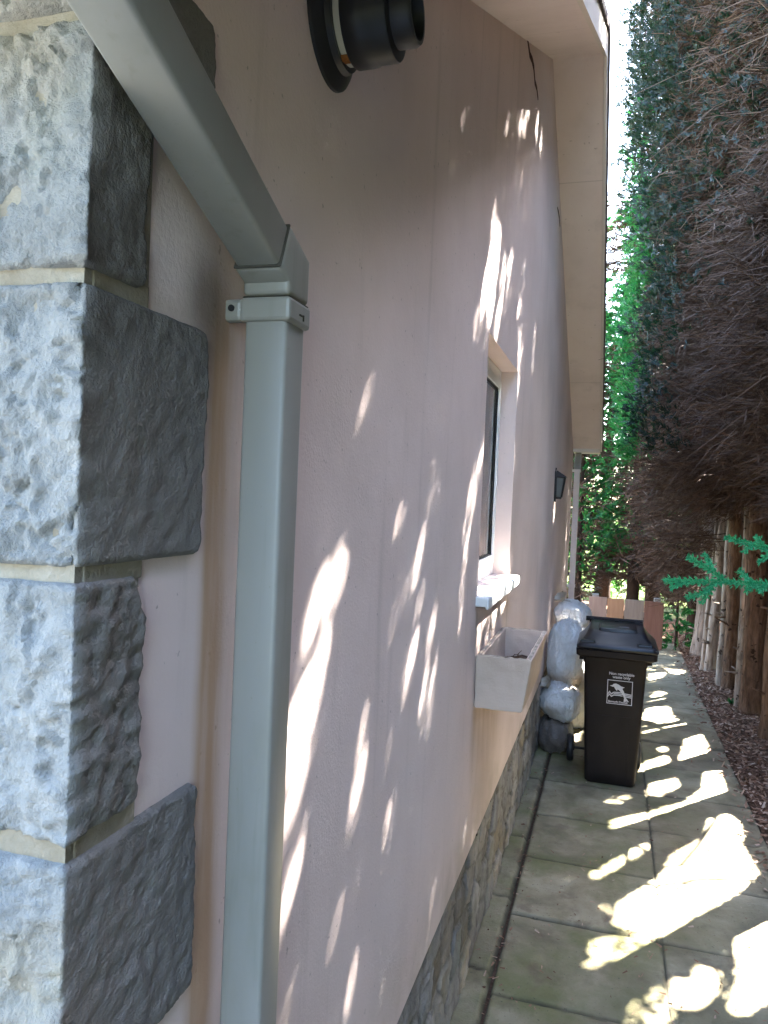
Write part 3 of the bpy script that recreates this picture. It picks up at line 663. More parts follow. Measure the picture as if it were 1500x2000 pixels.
aj = t.n('ShaderNodeAttribute', attribute_name='joint'); c = t.mix(aj.outputs['Fac'], c, (.035, .032, .022))
t.color(c); t.bump(t.math('ADD', t.noise(p, 30, 6, .68, .6), t.math('MULTIPLY', t.noise(p, 160, 3), .4)), .8, .008)

xs = np.arange(-.40, 1.0001, .0105); ys = np.arange(1.2, 12.2, .0125)
XX, YY = np.meshgrid(xs, ys); x = XX.ravel(); y = YY.ravel()
yj = [3.17 + .645 * k for k in range(-4, 15)]; xj = [-.40, .312, 1.0]
wob = np.array([mnoise.noise(Vector((a * 3, b * 3, 0))) for a, b in zip(x, y)]); wob2 = np.array([mnoise.noise(Vector((a * 14, b * 14, 5))) for a, b in zip(x, y)])
ci = (x > .312 + wob * .006).astype(int)
ry = (y + wob * .010 - ci * .012 + .003 * wob2 - yj[0]) / .645; ri = np.floor(ry).astype(int)
dyj = np.minimum(ry - ri, 1 - (ry - ri)) * .645
dxj = np.minimum.reduce([np.abs(x + wob2 * .004 + wob * .006 - k) for k in xj])
dj = np.minimum(dyj, dxj)
r = np.random.default_rng(9); tilt = r.normal(0, .004, (40, 2, 3)); sid = r.random((40, 2))
tz = tilt[ri, ci, 0] + tilt[ri, ci, 1] * (x - .3) + tilt[ri, ci, 2] * (ry - ri - .5)
P = np.stack([x, y, np.zeros_like(x)], -1)
riv = np.array([mnoise.fractal(Vector((a * 7 + 40 * (c_ + 1), b * 7, r_ * 3.3)), .9, 2.1, 4) for a, b, c_, r_ in zip(x, y, ci, ri)])
P[:, 2] = tz + riv * .0045 - .016 * np.clip(1 - dj / .011, 0, 1) ** 1.5
me = grid_mesh('path', P.reshape(XX.shape + (3,)), {'slab': sid[ri, ci], 'joint': np.clip(1.15 - dj / .009, 0, 1) * .95})
struct(link('path', me, m_path, None, True))
# concrete haunch between wall and slabs
xs2 = np.linspace(-.535, -.412, 14); ys2 = np.arange(1.2, 10.2, .02); XX, YY = np.meshgrid(xs2, ys2); P = np.stack([XX.ravel(), YY.ravel(), np.zeros(XX.size)], -1)
w_ = np.array([mnoise.fractal(Vector((a[0] * 9, a[1] * 9, 2)), .9, 2.1, 4) for a in P]); e_ = np.clip((P[:, 0] + .412 + w_ * .012) / -.02, 0, 1)
P[:, 2] = .012 + w_ * .008 - .03 * (1 - e_) - .03 * np.clip(1 - (P[:, 0] + .535) / .016, 0, 1)
# cross cracks
yc = np.min(np.abs(P[:, 1][:, None] + w_[:, None] * .02 - np.array([2.62, 3.3, 3.95, 4.7, 5.72, 6.9, 8.1])[None]), 1); P[:, 2] -= .012 * np.clip(1 - yc / .02, 0, 1)
struct(link('channel_edge', grid_mesh('channel_edge', P.reshape(XX.shape + (3,)), {'slab': np.full(len(P), .35), 'joint': np.maximum(np.clip(1 - e_, 0, 1), np.clip(1 - yc / .018, 0, 1)) * .9}), m_path, None, True))
mb = MB(); mb.box(-.9, 1.02, 1.0, 12.4, -.12, -.022); struct(mb.build('path_bed', m_soil))
# dark edge restraint along the mulch
kerb = []
# mulch bed
def mulch_h(a, b): return .012 * mnoise.noise(Vector((a * 5, b * 5, 1))) + .02 * mnoise.noise(Vector((a * 1.3, b * 1.3, 3))) - .012 + .03 * min(1, max(0, (a - 1.0) / .3))
xs = np.arange(1.003, 3.2, .05); ys = np.arange(1, 15, .06); XX, YY = np.meshgrid(xs, ys); P = np.stack([XX.ravel(), YY.ravel(), [mulch_h(a, b) for a, b in zip(XX.ravel(), YY.ravel())]], -1)
struct(link('mulch_bed', grid_mesh('mulch_bed', P.reshape(XX.shape + (3,))), m_mulch, None, True))
xs = np.arange(-3, 1.003, .08); ys = np.arange(12.25, 17, .08); XX, YY = np.meshgrid(xs, ys); P = np.stack([XX.ravel(), YY.ravel(), [mulch_h(a, b) - .01 for a, b in zip(XX.ravel(), YY.ravel())]], -1)
struct(link('shrub_bed', grid_mesh('shrub_bed', P.reshape(XX.shape + (3,))), m_mulch, None, True))

def quads(c, d, w, L, W, taper=.45, bend=None):
    """strips: centre-line start c, unit dir d, side w, length L, half-width W -> verts, faces"""
    n = len(c); e = c + d * L[:, None]
    V = np.stack([c - w * W[:, None], c + w * W[:, None], e + w * (W * taper)[:, None], e - w * (W * taper)[:, None]], 1).reshape(-1, 3)
    return V, np.arange(4 * n).reshape(n, 4)
def unit(v): return v / np.maximum(1e-9, np.linalg.norm(v, axis=1))[:, None]
# bark chips
n = 15000
cx = 1.01 + rng.random(n) ** 1.1 * 1.3; cy = 4.5 + rng.random(n) * 8.5
sp = rng.random(n) < .03; cx[sp] = 1.0 - rng.random(sp.sum()) ** 2 * .14
cz = np.array([mulch_h(a, b) for a, b in zip(cx, cy)]) + .006 + rng.random(n) * .014; cz[sp] = .008 + rng.random(sp.sum()) * .004
d = unit(np.stack([rng.normal(size=n), rng.normal(size=n), rng.normal(size=n) * .28], -1)); w = unit(np.cross(d, np.stack([rng.normal(size=n) * .4, rng.normal(size=n) * .4, np.ones(n)], -1)))
V, F = quads(np.stack([cx, cy, cz], -1), d, w, rng.uniform(.015, .055, n), rng.uniform(.004, .012, n), .8)
tag(link('bark_chips', np_mesh('bark_chips', V, F), m_chip), 'brown bark chip mulch scattered under the hedge trunks', 'bark chips', kind='stuff')
# crumbs and leaf litter on the slabs
n = 900
cx = rng.uniform(-.5, 1., n); cy = 2.4 + rng.random(n) ** 1.3 * 8; cx[:170] = -.41 + rng.normal(0, .02, 170); cz = np.full(n, .012) + rng.random(n) * .006
d = unit(np.stack([rng.normal(size=n), rng.normal(size=n), rng.normal(size=n) * .3], -1)); w = unit(np.cross(d, np.stack([rng.normal(size=n) * .5, rng.normal(size=n) * .5, np.ones(n)], -1)))
V, F = quads(np.stack([cx, cy, cz], -1), d, w, rng.uniform(.006, .03, n), rng.uniform(.002, .006, n), .5)
tag(link('leaf_litter', np_mesh('leaf_litter', V, F), m_chip), 'small brown leaf litter and grit lying on the paving', 'leaf litter', kind='stuff')
for (wx, wy) in ((1.42, 7.0), (1.28, 8.7)):
    o = empty('weed', (wx, wy, mulch_h(wx, wy)))
    n = 60; a = rng.random(n) * 6.28; d = unit(np.stack([np.cos(a), np.sin(a), rng.uniform(.3, 1.6, n)], -1)); w = unit(np.cross(d, rng.normal(size=(n, 3))))
    V, F = quads(d * rng.random(n)[:, None] * .05, d, w, rng.uniform(.02, .05, n), rng.uniform(.006, .012, n), .5)
    link('leaves', np_mesh('leaves', V, F), m_green, o)
    tag(o, 'tiny green weed in the bark mulch ' + ('nearest the front' if wy < 8 else 'beside the pale thin trunks'), 'weed')

# ------------------------------------------------------------------ wheelie bin
bn = tag(empty('wheelie_bin', (.06, 5.83, .0)), 'dark brown wheelie bin with a white leaping emblem on its front, standing on the path', 'bin')
def loft(rings, name, m, par, bev=.0, smooth=True, caps=(True, True), angle=40):
    mb = MB(); rr = [[mb.bm.verts.new(v) for v in r_] for r_ in rings]
    for a, b in zip(rr, rr[1:]):
        for k in range(len(a)): mb.bm.faces.new((a[k], a[(k + 1) % len(a)], b[(k + 1) % len(a)], b[k]))
    if caps[0]: mb.bm.faces.new(rr[0][::-1])
    if caps[1]: mb.bm.faces.new(rr[-1])
    bmesh.ops.recalc_face_normals(mb.bm, faces=mb.bm.faces[:])
    return mb.build(name, m, par, smooth, angle)
def rrect(x0, x1, y0, y1, z, r, n=5):
    out = []
    for (cx_, cy_, a0) in ((x1 - r, y1 - r, 0), (x0 + r, y1 - r, 90), (x0 + r, y0 + r, 180), (x1 - r, y0 + r, 270)):
        for k in range(n + 1):
            a = R_(a0 + 90 * k / n); out.append((cx_ + r * math.cos(a), cy_ + r * math.sin(a), z))
    return out
def bsec(z, x_, yf, yb, r=.028):       # tapered body section
    return rrect(-x_, x_, yf, yb, z, r)
HB = .96
def bx(z): return .178 + (.222 - .178) * z / HB
def byf(z): return .0 - .035 * z / HB
def byb(z): return .40 + .10 * z / HB
loft([bsec(.0, bx(0) - .012, .012, byb(0) - .06), bsec(.015, bx(0), 0, byb(0) - .05)] + [bsec(z, bx(z), byf(z), byb(z)) for z in (.08, .3, .5, .7, .88)] + [bsec(.89, bx(.9) + .004, byf(.9) - .006, byb(.9) + .004), bsec(.93, bx(.93) + .006, byf(.93) - .008, byb(.93) + .006)], 'body', m_bin, bn)
# recessed-looking lower panel ribs on the front
mb = MB()
for xa, xb in ((-.125, -.118), (.112, .119)):
    za, zb_ = .02, .50
    mb.prism([(xa, byf(za) + .002, za), (xb, byf(za) + .002, za), (xb * 1.06, byf(zb_) + .002, zb_), (xa * 1.06, byf(zb_) + .002, zb_)], (0, -.006, 0))
mb.prism([(-.132, byf(.5) + .002, .50), (.126, byf(.5) + .002, .50), (.126, byf(.51) + .002, .512), (-.132, byf(.51) + .002, .512)], (0, -.006, 0))
mb.build('front_rib', m_bin, bn)
loft([rrect(-.255, .262, -.055, .50, .932, .03), rrect(-.275, .285, -.075, .515, .945, .035), rrect(-.278, .288, -.078, .52, .985, .035), rrect(-.272, .282, -.072, .515, .992, .035)], 'rim', m_bin, bn)
# side lifting lugs under the rim
for sx in (-1, 1):
    mb = MB(); mb.box(sx * .235 - .02, sx * .235 + .02, .02, .40, .895, .933, .004); mb.build('comb_rail', m_bin, bn)
lid = loft([rrect(-.272, .288, -.080, .515, .993, .035), rrect(-.276, .292, -.088, .52, 1.0, .038), rrect(-.276, .292, -.088, .52, 1.016, .038), rrect(-.262, .278, -.072, .52, 1.030, .036), rrect(-.245, .258, -.03, .53, 1.042, .035), rrect(-.215, .222, .07, .535, 1.078, .04), rrect(-.205, .212, .10, .535, 1.098, .04), rrect(-.195, .20, .16, .53, 1.112, .04), rrect(-.19, .195, .40, .53, 1.125, .03)], 'lid', m_lid, bn, angle=60)
# raised panel with a bright label patch, front grips
loft([rrect(-.13, .15, .12, .44, 1.100, .02), rrect(-.125, .145, .125, .435, 1.122, .02), rrect(-.115, .135, .14, .42, 1.128, .02)], 'lid_panel', m_lid, lid)
for sx in (-1, 1):
    mb = MB(); mb.box(sx * .20 - .055, sx * .20 + .055, -.05, .03, 1.022, 1.052, .01); mb.build('lid_grip', m_lid, lid)
mb = MB(); mb.prism([(.02, .2, 1.1295), (.09, .2, 1.1295), (.09, .225, 1.1295), (.02, .225, 1.1295)], (0, 0, .001)); mb.build('lid_mark', m_print, lid)
mb = MB(); mb.lathe([(-.235, .019), (.20, .019)], (0, .565, 1.125), (1, 0, 0), 16)
for xx_ in (-.19, 0, .16): mb.box(xx_ - .016, xx_ + .016, .50, .565, 1.06, 1.13, .005)
mb.build('handle', m_bin, bn, True, 40)
mb = MB(); mb.lathe([(-.32, .011), (.22, .011)], (0, .445, .105), (1, 0, 0), 12); mb.build('axle', m_lamp, bn, True, 40)
for wx_ in (-.305, .20):
    wh = empty('wheel', (wx_, .445, .105)); wh.parent = bn
    mb = MB(); mb.lathe([(-.024, .06), (-.026, .085), (-.021, .1), (-.012, .1045), (.012, .1045), (.021, .1), (.026, .085), (.024, .06)], (0, 0, 0), (1, 0, 0), 36); mb.build('tyre', m_black, wh, True, 50)
    mb = MB(); mb.lathe([(-.014, .062), (-.016, .03), (-.03, .022), (.03, .022), (.016, .03), (.014, .062)], (0, 0, 0), (1, 0, 0), 24); mb.build('hub', m_bin, wh, True, 40)
# lettering and emblem laid on the sloping front face
tl = math.atan2(.035, HB)
def on_front(name, me_or_mb, x_, z_):
    o = me_or_mb; o.parent = bn; o.location = (x_, byf(z_) - .0012, z_); o.rotation_euler = (R_(90) - 0 + tl * 1.0, 0, 0); return o
def text(s, size, name):
    cu_ = bpy.data.curves.new(name, 'FONT'); cu_.body = s; cu_.size = size; cu_.align_x = 'CENTER'; cu_.align_y = 'CENTER'; cu_.extrude = .0004; cu_.offset = .0006; cu_.space_line = .85
    tmp = bpy.data.objects.new('tmp', cu_); COL.objects.link(tmp); dg = bpy.context.evaluated_depsgraph_get()
    me = bpy.data.meshes.new_from_object(tmp.evaluated_get(dg)); bpy.data.objects.remove(tmp); me.materials.clear(); me.name = name
    return link(name, me, m_print)
on_front('lettering', text('Non recyclable\nwaste only', .0285, 'lettering'), .048, .812)
def poly(mb, pts, z=0., h=.0008):
    mb.prism([(a, b, z) for a, b in pts], (0, 0, h)); return mb
mb = MB(); q_ = .088
for a in ((-q_, q_, q_ - .005, q_), (-q_, q_, -q_, -q_ + .005)): mb.box(a[0], a[1], a[2], a[3], 0, .0008)
for a in ((-q_, -q_ + .005), (q_ - .005, q_)): mb.box(a[0], a[1], -q_ + .005, q_ - .005, 0, .0008)
# emblem traced in a 0..100 grid (x right, y down)
em = lambda pts: [((a - 50) / 100 * .176, (50 - b) / 100 * .176) for a, b in pts]
poly(mb, em([(10, 24), (20, 22), (25, 16), (34, 14), (46, 18), (55, 24), (69, 27), (62, 31), (60, 34), (66, 44), (71, 56), (74, 68), (79, 74), (88, 86), (79, 83), (71, 87), (67, 86), (68, 76), (69, 72), (62, 58), (53, 46), (47, 40), (40, 38), (40, 45), (32, 37), (27, 28), (20, 28)]), .0002, .001)
for k, yb_ in enumerate((51, 57, 63)):
    poly(mb, em([(27, yb_ - 2), (45, yb_ - 3), (61, yb_ - 1), (62.5, yb_ + 2.2), (45, yb_ + .8), (27, yb_ + 1.8)])); poly(mb, em([(72.5 - (3 - k), yb_ + .5), (96, yb_ + 3.0), (96, yb_ + 6.6), (73.5 - (3 - k), yb_ + 4.2)]))
poly(mb, em([(3, 57), (10, 46), (17, 56), (27, 49), (27, 54), (18, 62), (10, 53), (3, 65)])); poly(mb, em([(3, 68), (10, 57), (18, 66), (27, 60), (27, 65), (18, 72), (10, 63), (3, 74)]))
on_front('emblem', mb.build('emblem', m_print), .040, .690)
o = on_front('lettering', text('Borough Council', .0195, 'lettering'), .030, .619)

# ------------------------------------------------------------------ sacks beside the wall
def sack(loc, half, rz, label, m=m_sack, seed=0, tie=None, tilt=0., rx=0., ex=2.6):
    root = tag(empty('gravel_sack', loc, rz), label, 'sack', 'full plastic sacks stacked against the wall')
    root.rotation_euler = (rx, tilt, rz)
    nu, nv = 64, 40; V = []
    for i in range(nv + 1):
        ph_ = -math.pi / 2 + math.pi * i / nv
        for j in range(nu):
            th = 2 * math.pi * j / nu
            sg = lambda v, e: math.copysign(abs(v) ** e, v)
            p_ = Vector((sg(math.cos(ph_), .66) * sg(math.cos(th), .72), sg(math.cos(ph_), .66) * sg(math.sin(th), .72), sg(math.sin(ph_), .8)))
            fold = abs(p_.z) ** 2 * .13 * (abs(math.sin(th * 5.5 + seed + 2.2 * mnoise.noise(Vector((math.cos(th) * 1.5, math.sin(th) * 1.5, p_.z * 1.5 + seed))))) - .5)
            sag = fold + .10 * (1 - p_.z) * (1 - abs(p_.z))
            r_ = 1 + sag + .07 * mnoise.noise(p_ * 1.6 + Vector((seed, 0, 0))) + .11 * (.3 - abs(mnoise.noise(Vector((p_.x * 3.5, p_.y * 5, p_.z * 1.4)) + Vector((0, seed, 0))))) + .05 * (.25 - abs(mnoise.noise(p_ * 6 + Vector((seed, 0, 4))))) + .022 * mnoise.noise(p_ * 9 + Vector((seed, 2, 0)))
            V.append((p_.x * half[0] * r_, p_.y * half[1] * r_, p_.z * half[2] * r_))
    V = np.array(V); idx = np.arange((nv + 1) * nu).reshape(nv + 1, nu)
    F = np.stack([idx[:-1], np.roll(idx, -1, 1)[:-1], np.roll(idx, -1, 1)[1:], idx[1:]], -1).reshape(-1, 4)
    link('bag', np_mesh('bag', V, F), m, root, True)
    if tie:
        mb = MB(); q0 = Vector((tie[0] * half[0], tie[1] * half[1], tie[2] * half[2])); d_ = q0.normalized()
        n0 = 14; u = d_.orthogonal().normalized(); w_2 = d_.cross(u); rr = []
        for k, (dd, r_) in enumerate(((-.03, .05), (.0, .022), (.02, .018), (.05, .04), (.07, .05))):
            rr.append([mb.bm.verts.new(q0 + d_ * dd + (u * math.cos(6.283 * a / n0) + w_2 * math.sin(6.283 * a / n0)) * r_ * (1 + (.35 * (a % 2) if k > 2 else 0.1 * (a % 2)))) for a in range(n0)])
        for a, b in zip(rr, rr[1:]):
            for k in range(n0): mb.bm.faces.new((a[k], a[(k + 1) % n0], b[(k + 1) % n0], b[k]))
        mb.build('gathered_neck', m_sack_tie, root, True)
    return root
sack((-.385, 6.55, .13), (.13, .20, .15), 0, 'dirty dark sack at the foot of the stack, on the paving by the bin wheel', m_sack_dirty, 1)
sack((-.355, 6.55, .40), (.15, .21, .145), .12, 'slumped grey white sack with a shiny top, just above the dirty one', m_sack, 2, (-.9, -.3, .5), .38)
sack((-.335, 6.70, .765), (.145, .19, .27), 0, 'tall upright pale sack with a brownish foot, between planter and bin', m_sack_tan, 3.3, (0.25, -.85, -.80), -.03)
sack((-.315, 7.22, 1.03), (.145, .20, .115), -.1, 'white sack lying on top of the stack behind the upright one', m_sack, 4.1, (-.75, -.4, .8), .30)
sack((-.24, 7.28, .32), (.115, .19, .34), .1, 'pale sack standing at the back, seen in the gap beside the bin wheel', m_sack, 5.7)
sack((-.185, 6.92, .68), (.095, .18, .26), .1, 'greyish sack behind the upper left edge of the bin', m_sack, 6.3)
sack((-.36, 7.25, .62), (.14, .2, .28), .0, 'pale sack hidden at the back of the stack against the wall', m_sack, 7.1)

# ------------------------------------------------------------------ board fence at the end of the path
fe = tag(empty('board_fence', (.22, 11.55, 0)), 'low fence of four broad reddish boards across the end of the path', 'fence')
xb_ = [-.293, -.035, .205, .475, .742]; lab = ['pinkish_board', 'orange_board', 'grey_brown_board', 'red_brown_board']
for k in range(4):
    mb = MB(); mb.box(xb_[k] - .22 + .004, xb_[k + 1] - .22 - .004, -.011 - .004 * (k % 2), .011 - .004 * (k % 2), -.05, .700 - .003 * k, .003)
    o = mb.build('board', m_board[lab[k]], fe); o['label'] = lab[k].replace('_', ' ')
for x_ in (-.42, .43):
    mb = MB(); mb.box(x_ - .045, x_ + .045, .02, .11, -.05, .735, .006); mb.build('post', m_post, fe)
mb = MB(); mb.box(-.5, .5, .013, .019, .45, .53, .002); mb.build('rail', m_post, fe)
# ------------------------------------------------------------------ hedge conifers
def gap_dist(Pt, W_):
    """for points (n,3): keep-probability factor: 0 where the sun passes this point on its way to a gap, 1 elsewhere"""
    keep = np.ones(len(Pt))
    tw = (Pt[:, 0] - XW) / SUN.x
    hy = Pt[:, 1] - SUN.y * tw; hz = Pt[:, 2] - SUN.z * tw
    iw = np.where((hz > 0) & (hy > .5) & (hy < 10))[0]
    for (a, b, c, d_, r_, pr) in WALL_GAPS:
        ab = np.array([c - a, d_ - b]); L2 = max(1e-6, float(ab @ ab))
        q = np.stack([hy[iw] - a, hz[iw] - b], -1); t_ = np.clip(q @ ab / L2, 0, 1)
        dd = np.linalg.norm(q - t_[:, None] * ab, axis=1)
        m_ = dd < max(r_ * 1.05, .009) + W_[iw] + WMARGIN
        keep[iw[m_]] = np.minimum(keep[iw[m_]], 1 - pr)
    tg = Pt[:, 2] / SUN.z; gx = Pt[:, 0] - SUN.x * tg; gy = Pt[:, 1] - SUN.y * tg
    ig = np.where((hz <= .35) & (gx > XW))[0]
    for pr, poly_ in GROUND_GAPS:
        p_ = np.array(poly_); ctr = p_.mean(0); p_ = p_ + (p_ - ctr) / np.maximum(.01, np.linalg.norm(p_ - ctr, axis=1))[:, None] * .012
        ins = np.zeros(len(ig), bool); j = len(p_) - 1
        for i in range(len(p_)):
            xi, yi = p_[i]; xj_, yj_ = p_[j]
            cond = ((yi > gy[ig]) != (yj_ > gy[ig])) & (gx[ig] < (xj_ - xi) * (gy[ig] - yi) / (yj_ - yi + 1e-12) + xi)
            ins ^= cond; j = i
        keep[ig[ins]] = np.minimum(keep[ig[ins]], 1 - pr)
    return keep
WMARGIN = .001
def filt(c, d, L, rnd, H):
    k = np.ones(len(c))
    for f in (0, .2, .4, .6, .8, 1.): k = np.minimum(k, gap_dist(c + d * (L * f)[:, None], H))
    return rnd < k

def xl_at(y, z, zb):           # how far the dead inner face reaches over the path
    base = np.interp(y, [3, 5, 6.5, 8, 9, 12, 14], [1.2, 1.1, .80, .47, .17, .08, .0])
    nz_ = np.array([mnoise.fractal(Vector((a * 1.3, b * 1.1, 4.)), .9, 2.1, 3) for a, b in zip(y, z)]) * .16
    low = np.clip((z - zb) / 1.2, 0, 1)
    return base + (.03 * np.clip((z - 4.0) / .8, 0, 1) - .13 * np.clip((z - 5.6) / 2.2, 0, 1)) * (y > 8) + nz_ + (1 - low) ** 2 * .55
def twig_layer(tx, ty, zb, zt, nbr, ntw, spread=.75, hang=.18, to=-1.0, reach=None):
    """dead branches towards the path, each clothed in thin twigs"""
    z = zb + (zt - zb) * rng.random(nbr); y = ty + rng.uniform(-.5, .5, nbr)
    xl = xl_at(y, z, zb); L = np.maximum(.2, (tx - xl) * rng.uniform(.55, 1.06, nbr)) if reach is None else reach * rng.uniform(.5, 1., nbr)
    az = rng.normal(0, spread * .55, nbr)
    d = unit(np.stack([to * np.cos(az), np.sin(az) * .8 - .1, rng.uniform(-.30, .10, nbr)], -1))
    st = np.stack([np.full(nbr, tx), np.full(nbr, ty) + (y - ty) * .5, z + .1], -1)
    w = unit(np.cross(d, np.stack([rng.normal(size=nbr), rng.normal(size=nbr), np.ones(nbr)], -1)))
    C = [st]; D = [d]; W = [w]; LL = [L]; HW = [rng.uniform(.004, .009, nbr)]
    # twigs
    f = rng.random((nbr, ntw)) ** .75
    c = (st[:, None] + d[:, None] * (L[:, None] * f)[..., None]).reshape(-1, 3); n = len(c)
    c = c + rng.normal(0, .035, (n, 3))
    dd = np.repeat(d, ntw, 0); side = rng.normal(0, .62, (n, 3)); side[:, 2] -= hang
    d2 = unit(dd + side); l2 = rng.uniform(.06, .24, n)
    w2 = unit(np.cross(d2, rng.normal(size=(n, 3))))
    C.append(c); D.append(d2); W.append(w2); LL.append(l2); HW.append(rng.uniform(.0016, .0046, n))
    return [np.concatenate(k) for k in (C, D, W, LL, HW)]
def spray_layer(c0, dirs, nleaf, size, wd=1.0):
    """flat green sprays: short fronds fanning out of each spray's axis"""
    n = len(c0); k = nleaf
    f = rng.random((n, k)); c = (c0[:, None] + dirs[:, None] * (f * size * 1.2)[..., None]).reshape(-1, 3)
    sd = unit(np.cross(dirs, np.stack([rng.normal(size=n), rng.normal(size=n), rng.normal(size=n)], -1)))
    sg = rng.choice([-1, 1], (n, k)) * rng.uniform(.25, 1., (n, k))
    d2 = unit((dirs[:, None] + sd[:, None] * sg[..., None]).reshape(-1, 3) + rng.normal(0, .18, (n * k, 3)))
    nrm = np.repeat(np.cross(dirs, sd), k, 0) + rng.normal(0, .35, (n * k, 3))
    w = unit(np.cross(d2, nrm)); L = rng.uniform(.5, 1.1, n * k) * size * .75
    return c, d2, w, L, rng.uniform(.06, .11, n * k) * L * 1.1 * wd

def emit(layers, name, m, par, loc, keepall=False):
    C, D, W, L, H = [np.concatenate([l[i] for l in layers]) for i in range(5)]
    if not keepall:
        k = filt(C, D, L, rng.random(len(C)), H); C, D, W, L, H = C[k], D[k], W[k], L[k], H[k]
    V, F = quads(C - np.array(loc), D, W, L, H, .5)
    return link(name, np_mesh(name, V, F), m, par)

def trunk_mesh(pts, rad, name, m, par, n=14, seed=0.):
    mb = MB(); P_ = []; rr_ = []
    for a, b, ra, rb in zip(pts, pts[1:], rad, rad[1:]):
        for k in range(10):
            f = k / 10; P_.append(Vector(a).lerp(Vector(b), f)); rr_.append(ra + (rb - ra) * f)
    P_.append(Vector(pts[-1])); rr_.append(rad[-1]); mb.tube(P_, rr_, n)
    for v in mb.bm.verts:
        z_ = v.co.z; v.co += v.normal * 0
        q = Vector((v.co.x * 9 + seed, v.co.y * 9, z_ * 2.2)); s_ = mnoise.noise(q) * .018 + abs(mnoise.noise(q * 2.3)) * .012
        v.co.x += s_; v.co.y += s_ * .6
    # broken branch stubs
    for k in range(5):
        z_ = random.uniform(.25, 2.0); i = min(range(len(P_)), key=lambda j: abs(P_[j].z - z_)); a = random.uniform(2.2, 5.2)
        d_ = Vector((math.cos(a), math.sin(a), random.uniform(-.1, .5))); p0 = P_[i] + d_ * rr_[i] * .7
        mb.tube([p0, p0 + d_ * random.uniform(.05, .16)], [.014, .006], 6)
    return mb.build(name, m, par, True)

TREES = [
 (1.55, -3.0, .10, .0, 'b', .8, 5.2, None), (1.55, -1.7, .10, .0, 'b', .8, 5.2, None), (1.52, -.4, .10, .0, 'b', .8, 5.2, None), (1.5, .8, .10, .0, 'b', .9, 5.6, None), (1.5, 2.05, .10, .0, 'b', 1.3, 5.8, None),  # x, y, trunk radius, lean (dx over 4 m), bark, crown base, top, label
 (1.50, 3.25, .10, .1, 'b', 2.0, 6.6, None),
 (1.46, 4.22, .10, .0, 'b', 2.0, 7.0, 'nearest hedge conifer of the row, standing just outside the right edge'),
 (1.47, 5.25, .11, .1, 'b', 2.0, 7.1, 'tall hedge conifer whose dark crown fills the top right corner'),
 (1.46, 6.60, .10, -.1, 'b', 2.0, 7.2, 'hedge conifer whose dead brown twigs overhang the right edge above the green sprig'),
 (1.47, 7.56, .115, -.02, 'b', 2.05, 7.5, 'hedge conifer with the brown trunk cut by the right edge of the photo'),
 (1.415, 8.42, .105, -.06, 'b', 2.0, 8.6, 'hedge conifer with the broad dark brown trunk second from the right edge'),
 (1.33, 8.62, .045, -.03, 'p', 2.1, 7.2, 'thin pale-barked conifer stem close behind the broad brown trunk'),
 (1.36, 9.50, .085, -.05, 'b', 1.9, 9.2, 'hedge conifer with the mid brown trunk behind the green sprig'),
 (1.26, 9.62, .038, .06, 'p', 1.9, 7.4, 'slender pale conifer stem touching the left of the mid brown trunk'),
 (1.24, 10.35, .06, .16, 'p', 1.25, 9.4, 'pale grey conifer stem leaning right, second thin one from the path'),
 (1.27, 11.5, .11, .02, 'p', .75, 9.8, 'last conifer of the row with a wide pale fluted trunk beyond the path'),
]
def stub_lbl(t_): return t_ or 'hedge conifer of the row standing beside or behind the camera, out of frame'
LOW_BRANCHES = [[(.19, 4.98), (.14, 4.35), (.305, 4.371), (.585, 4.57), (.85, 4.66), (1.05, 4.68)], [(.19, 4.98), (.33, 4.6), (.462, 4.685), (.571, 4.968), (.708, 5.374), (.80, 5.7)]]
hedge = []
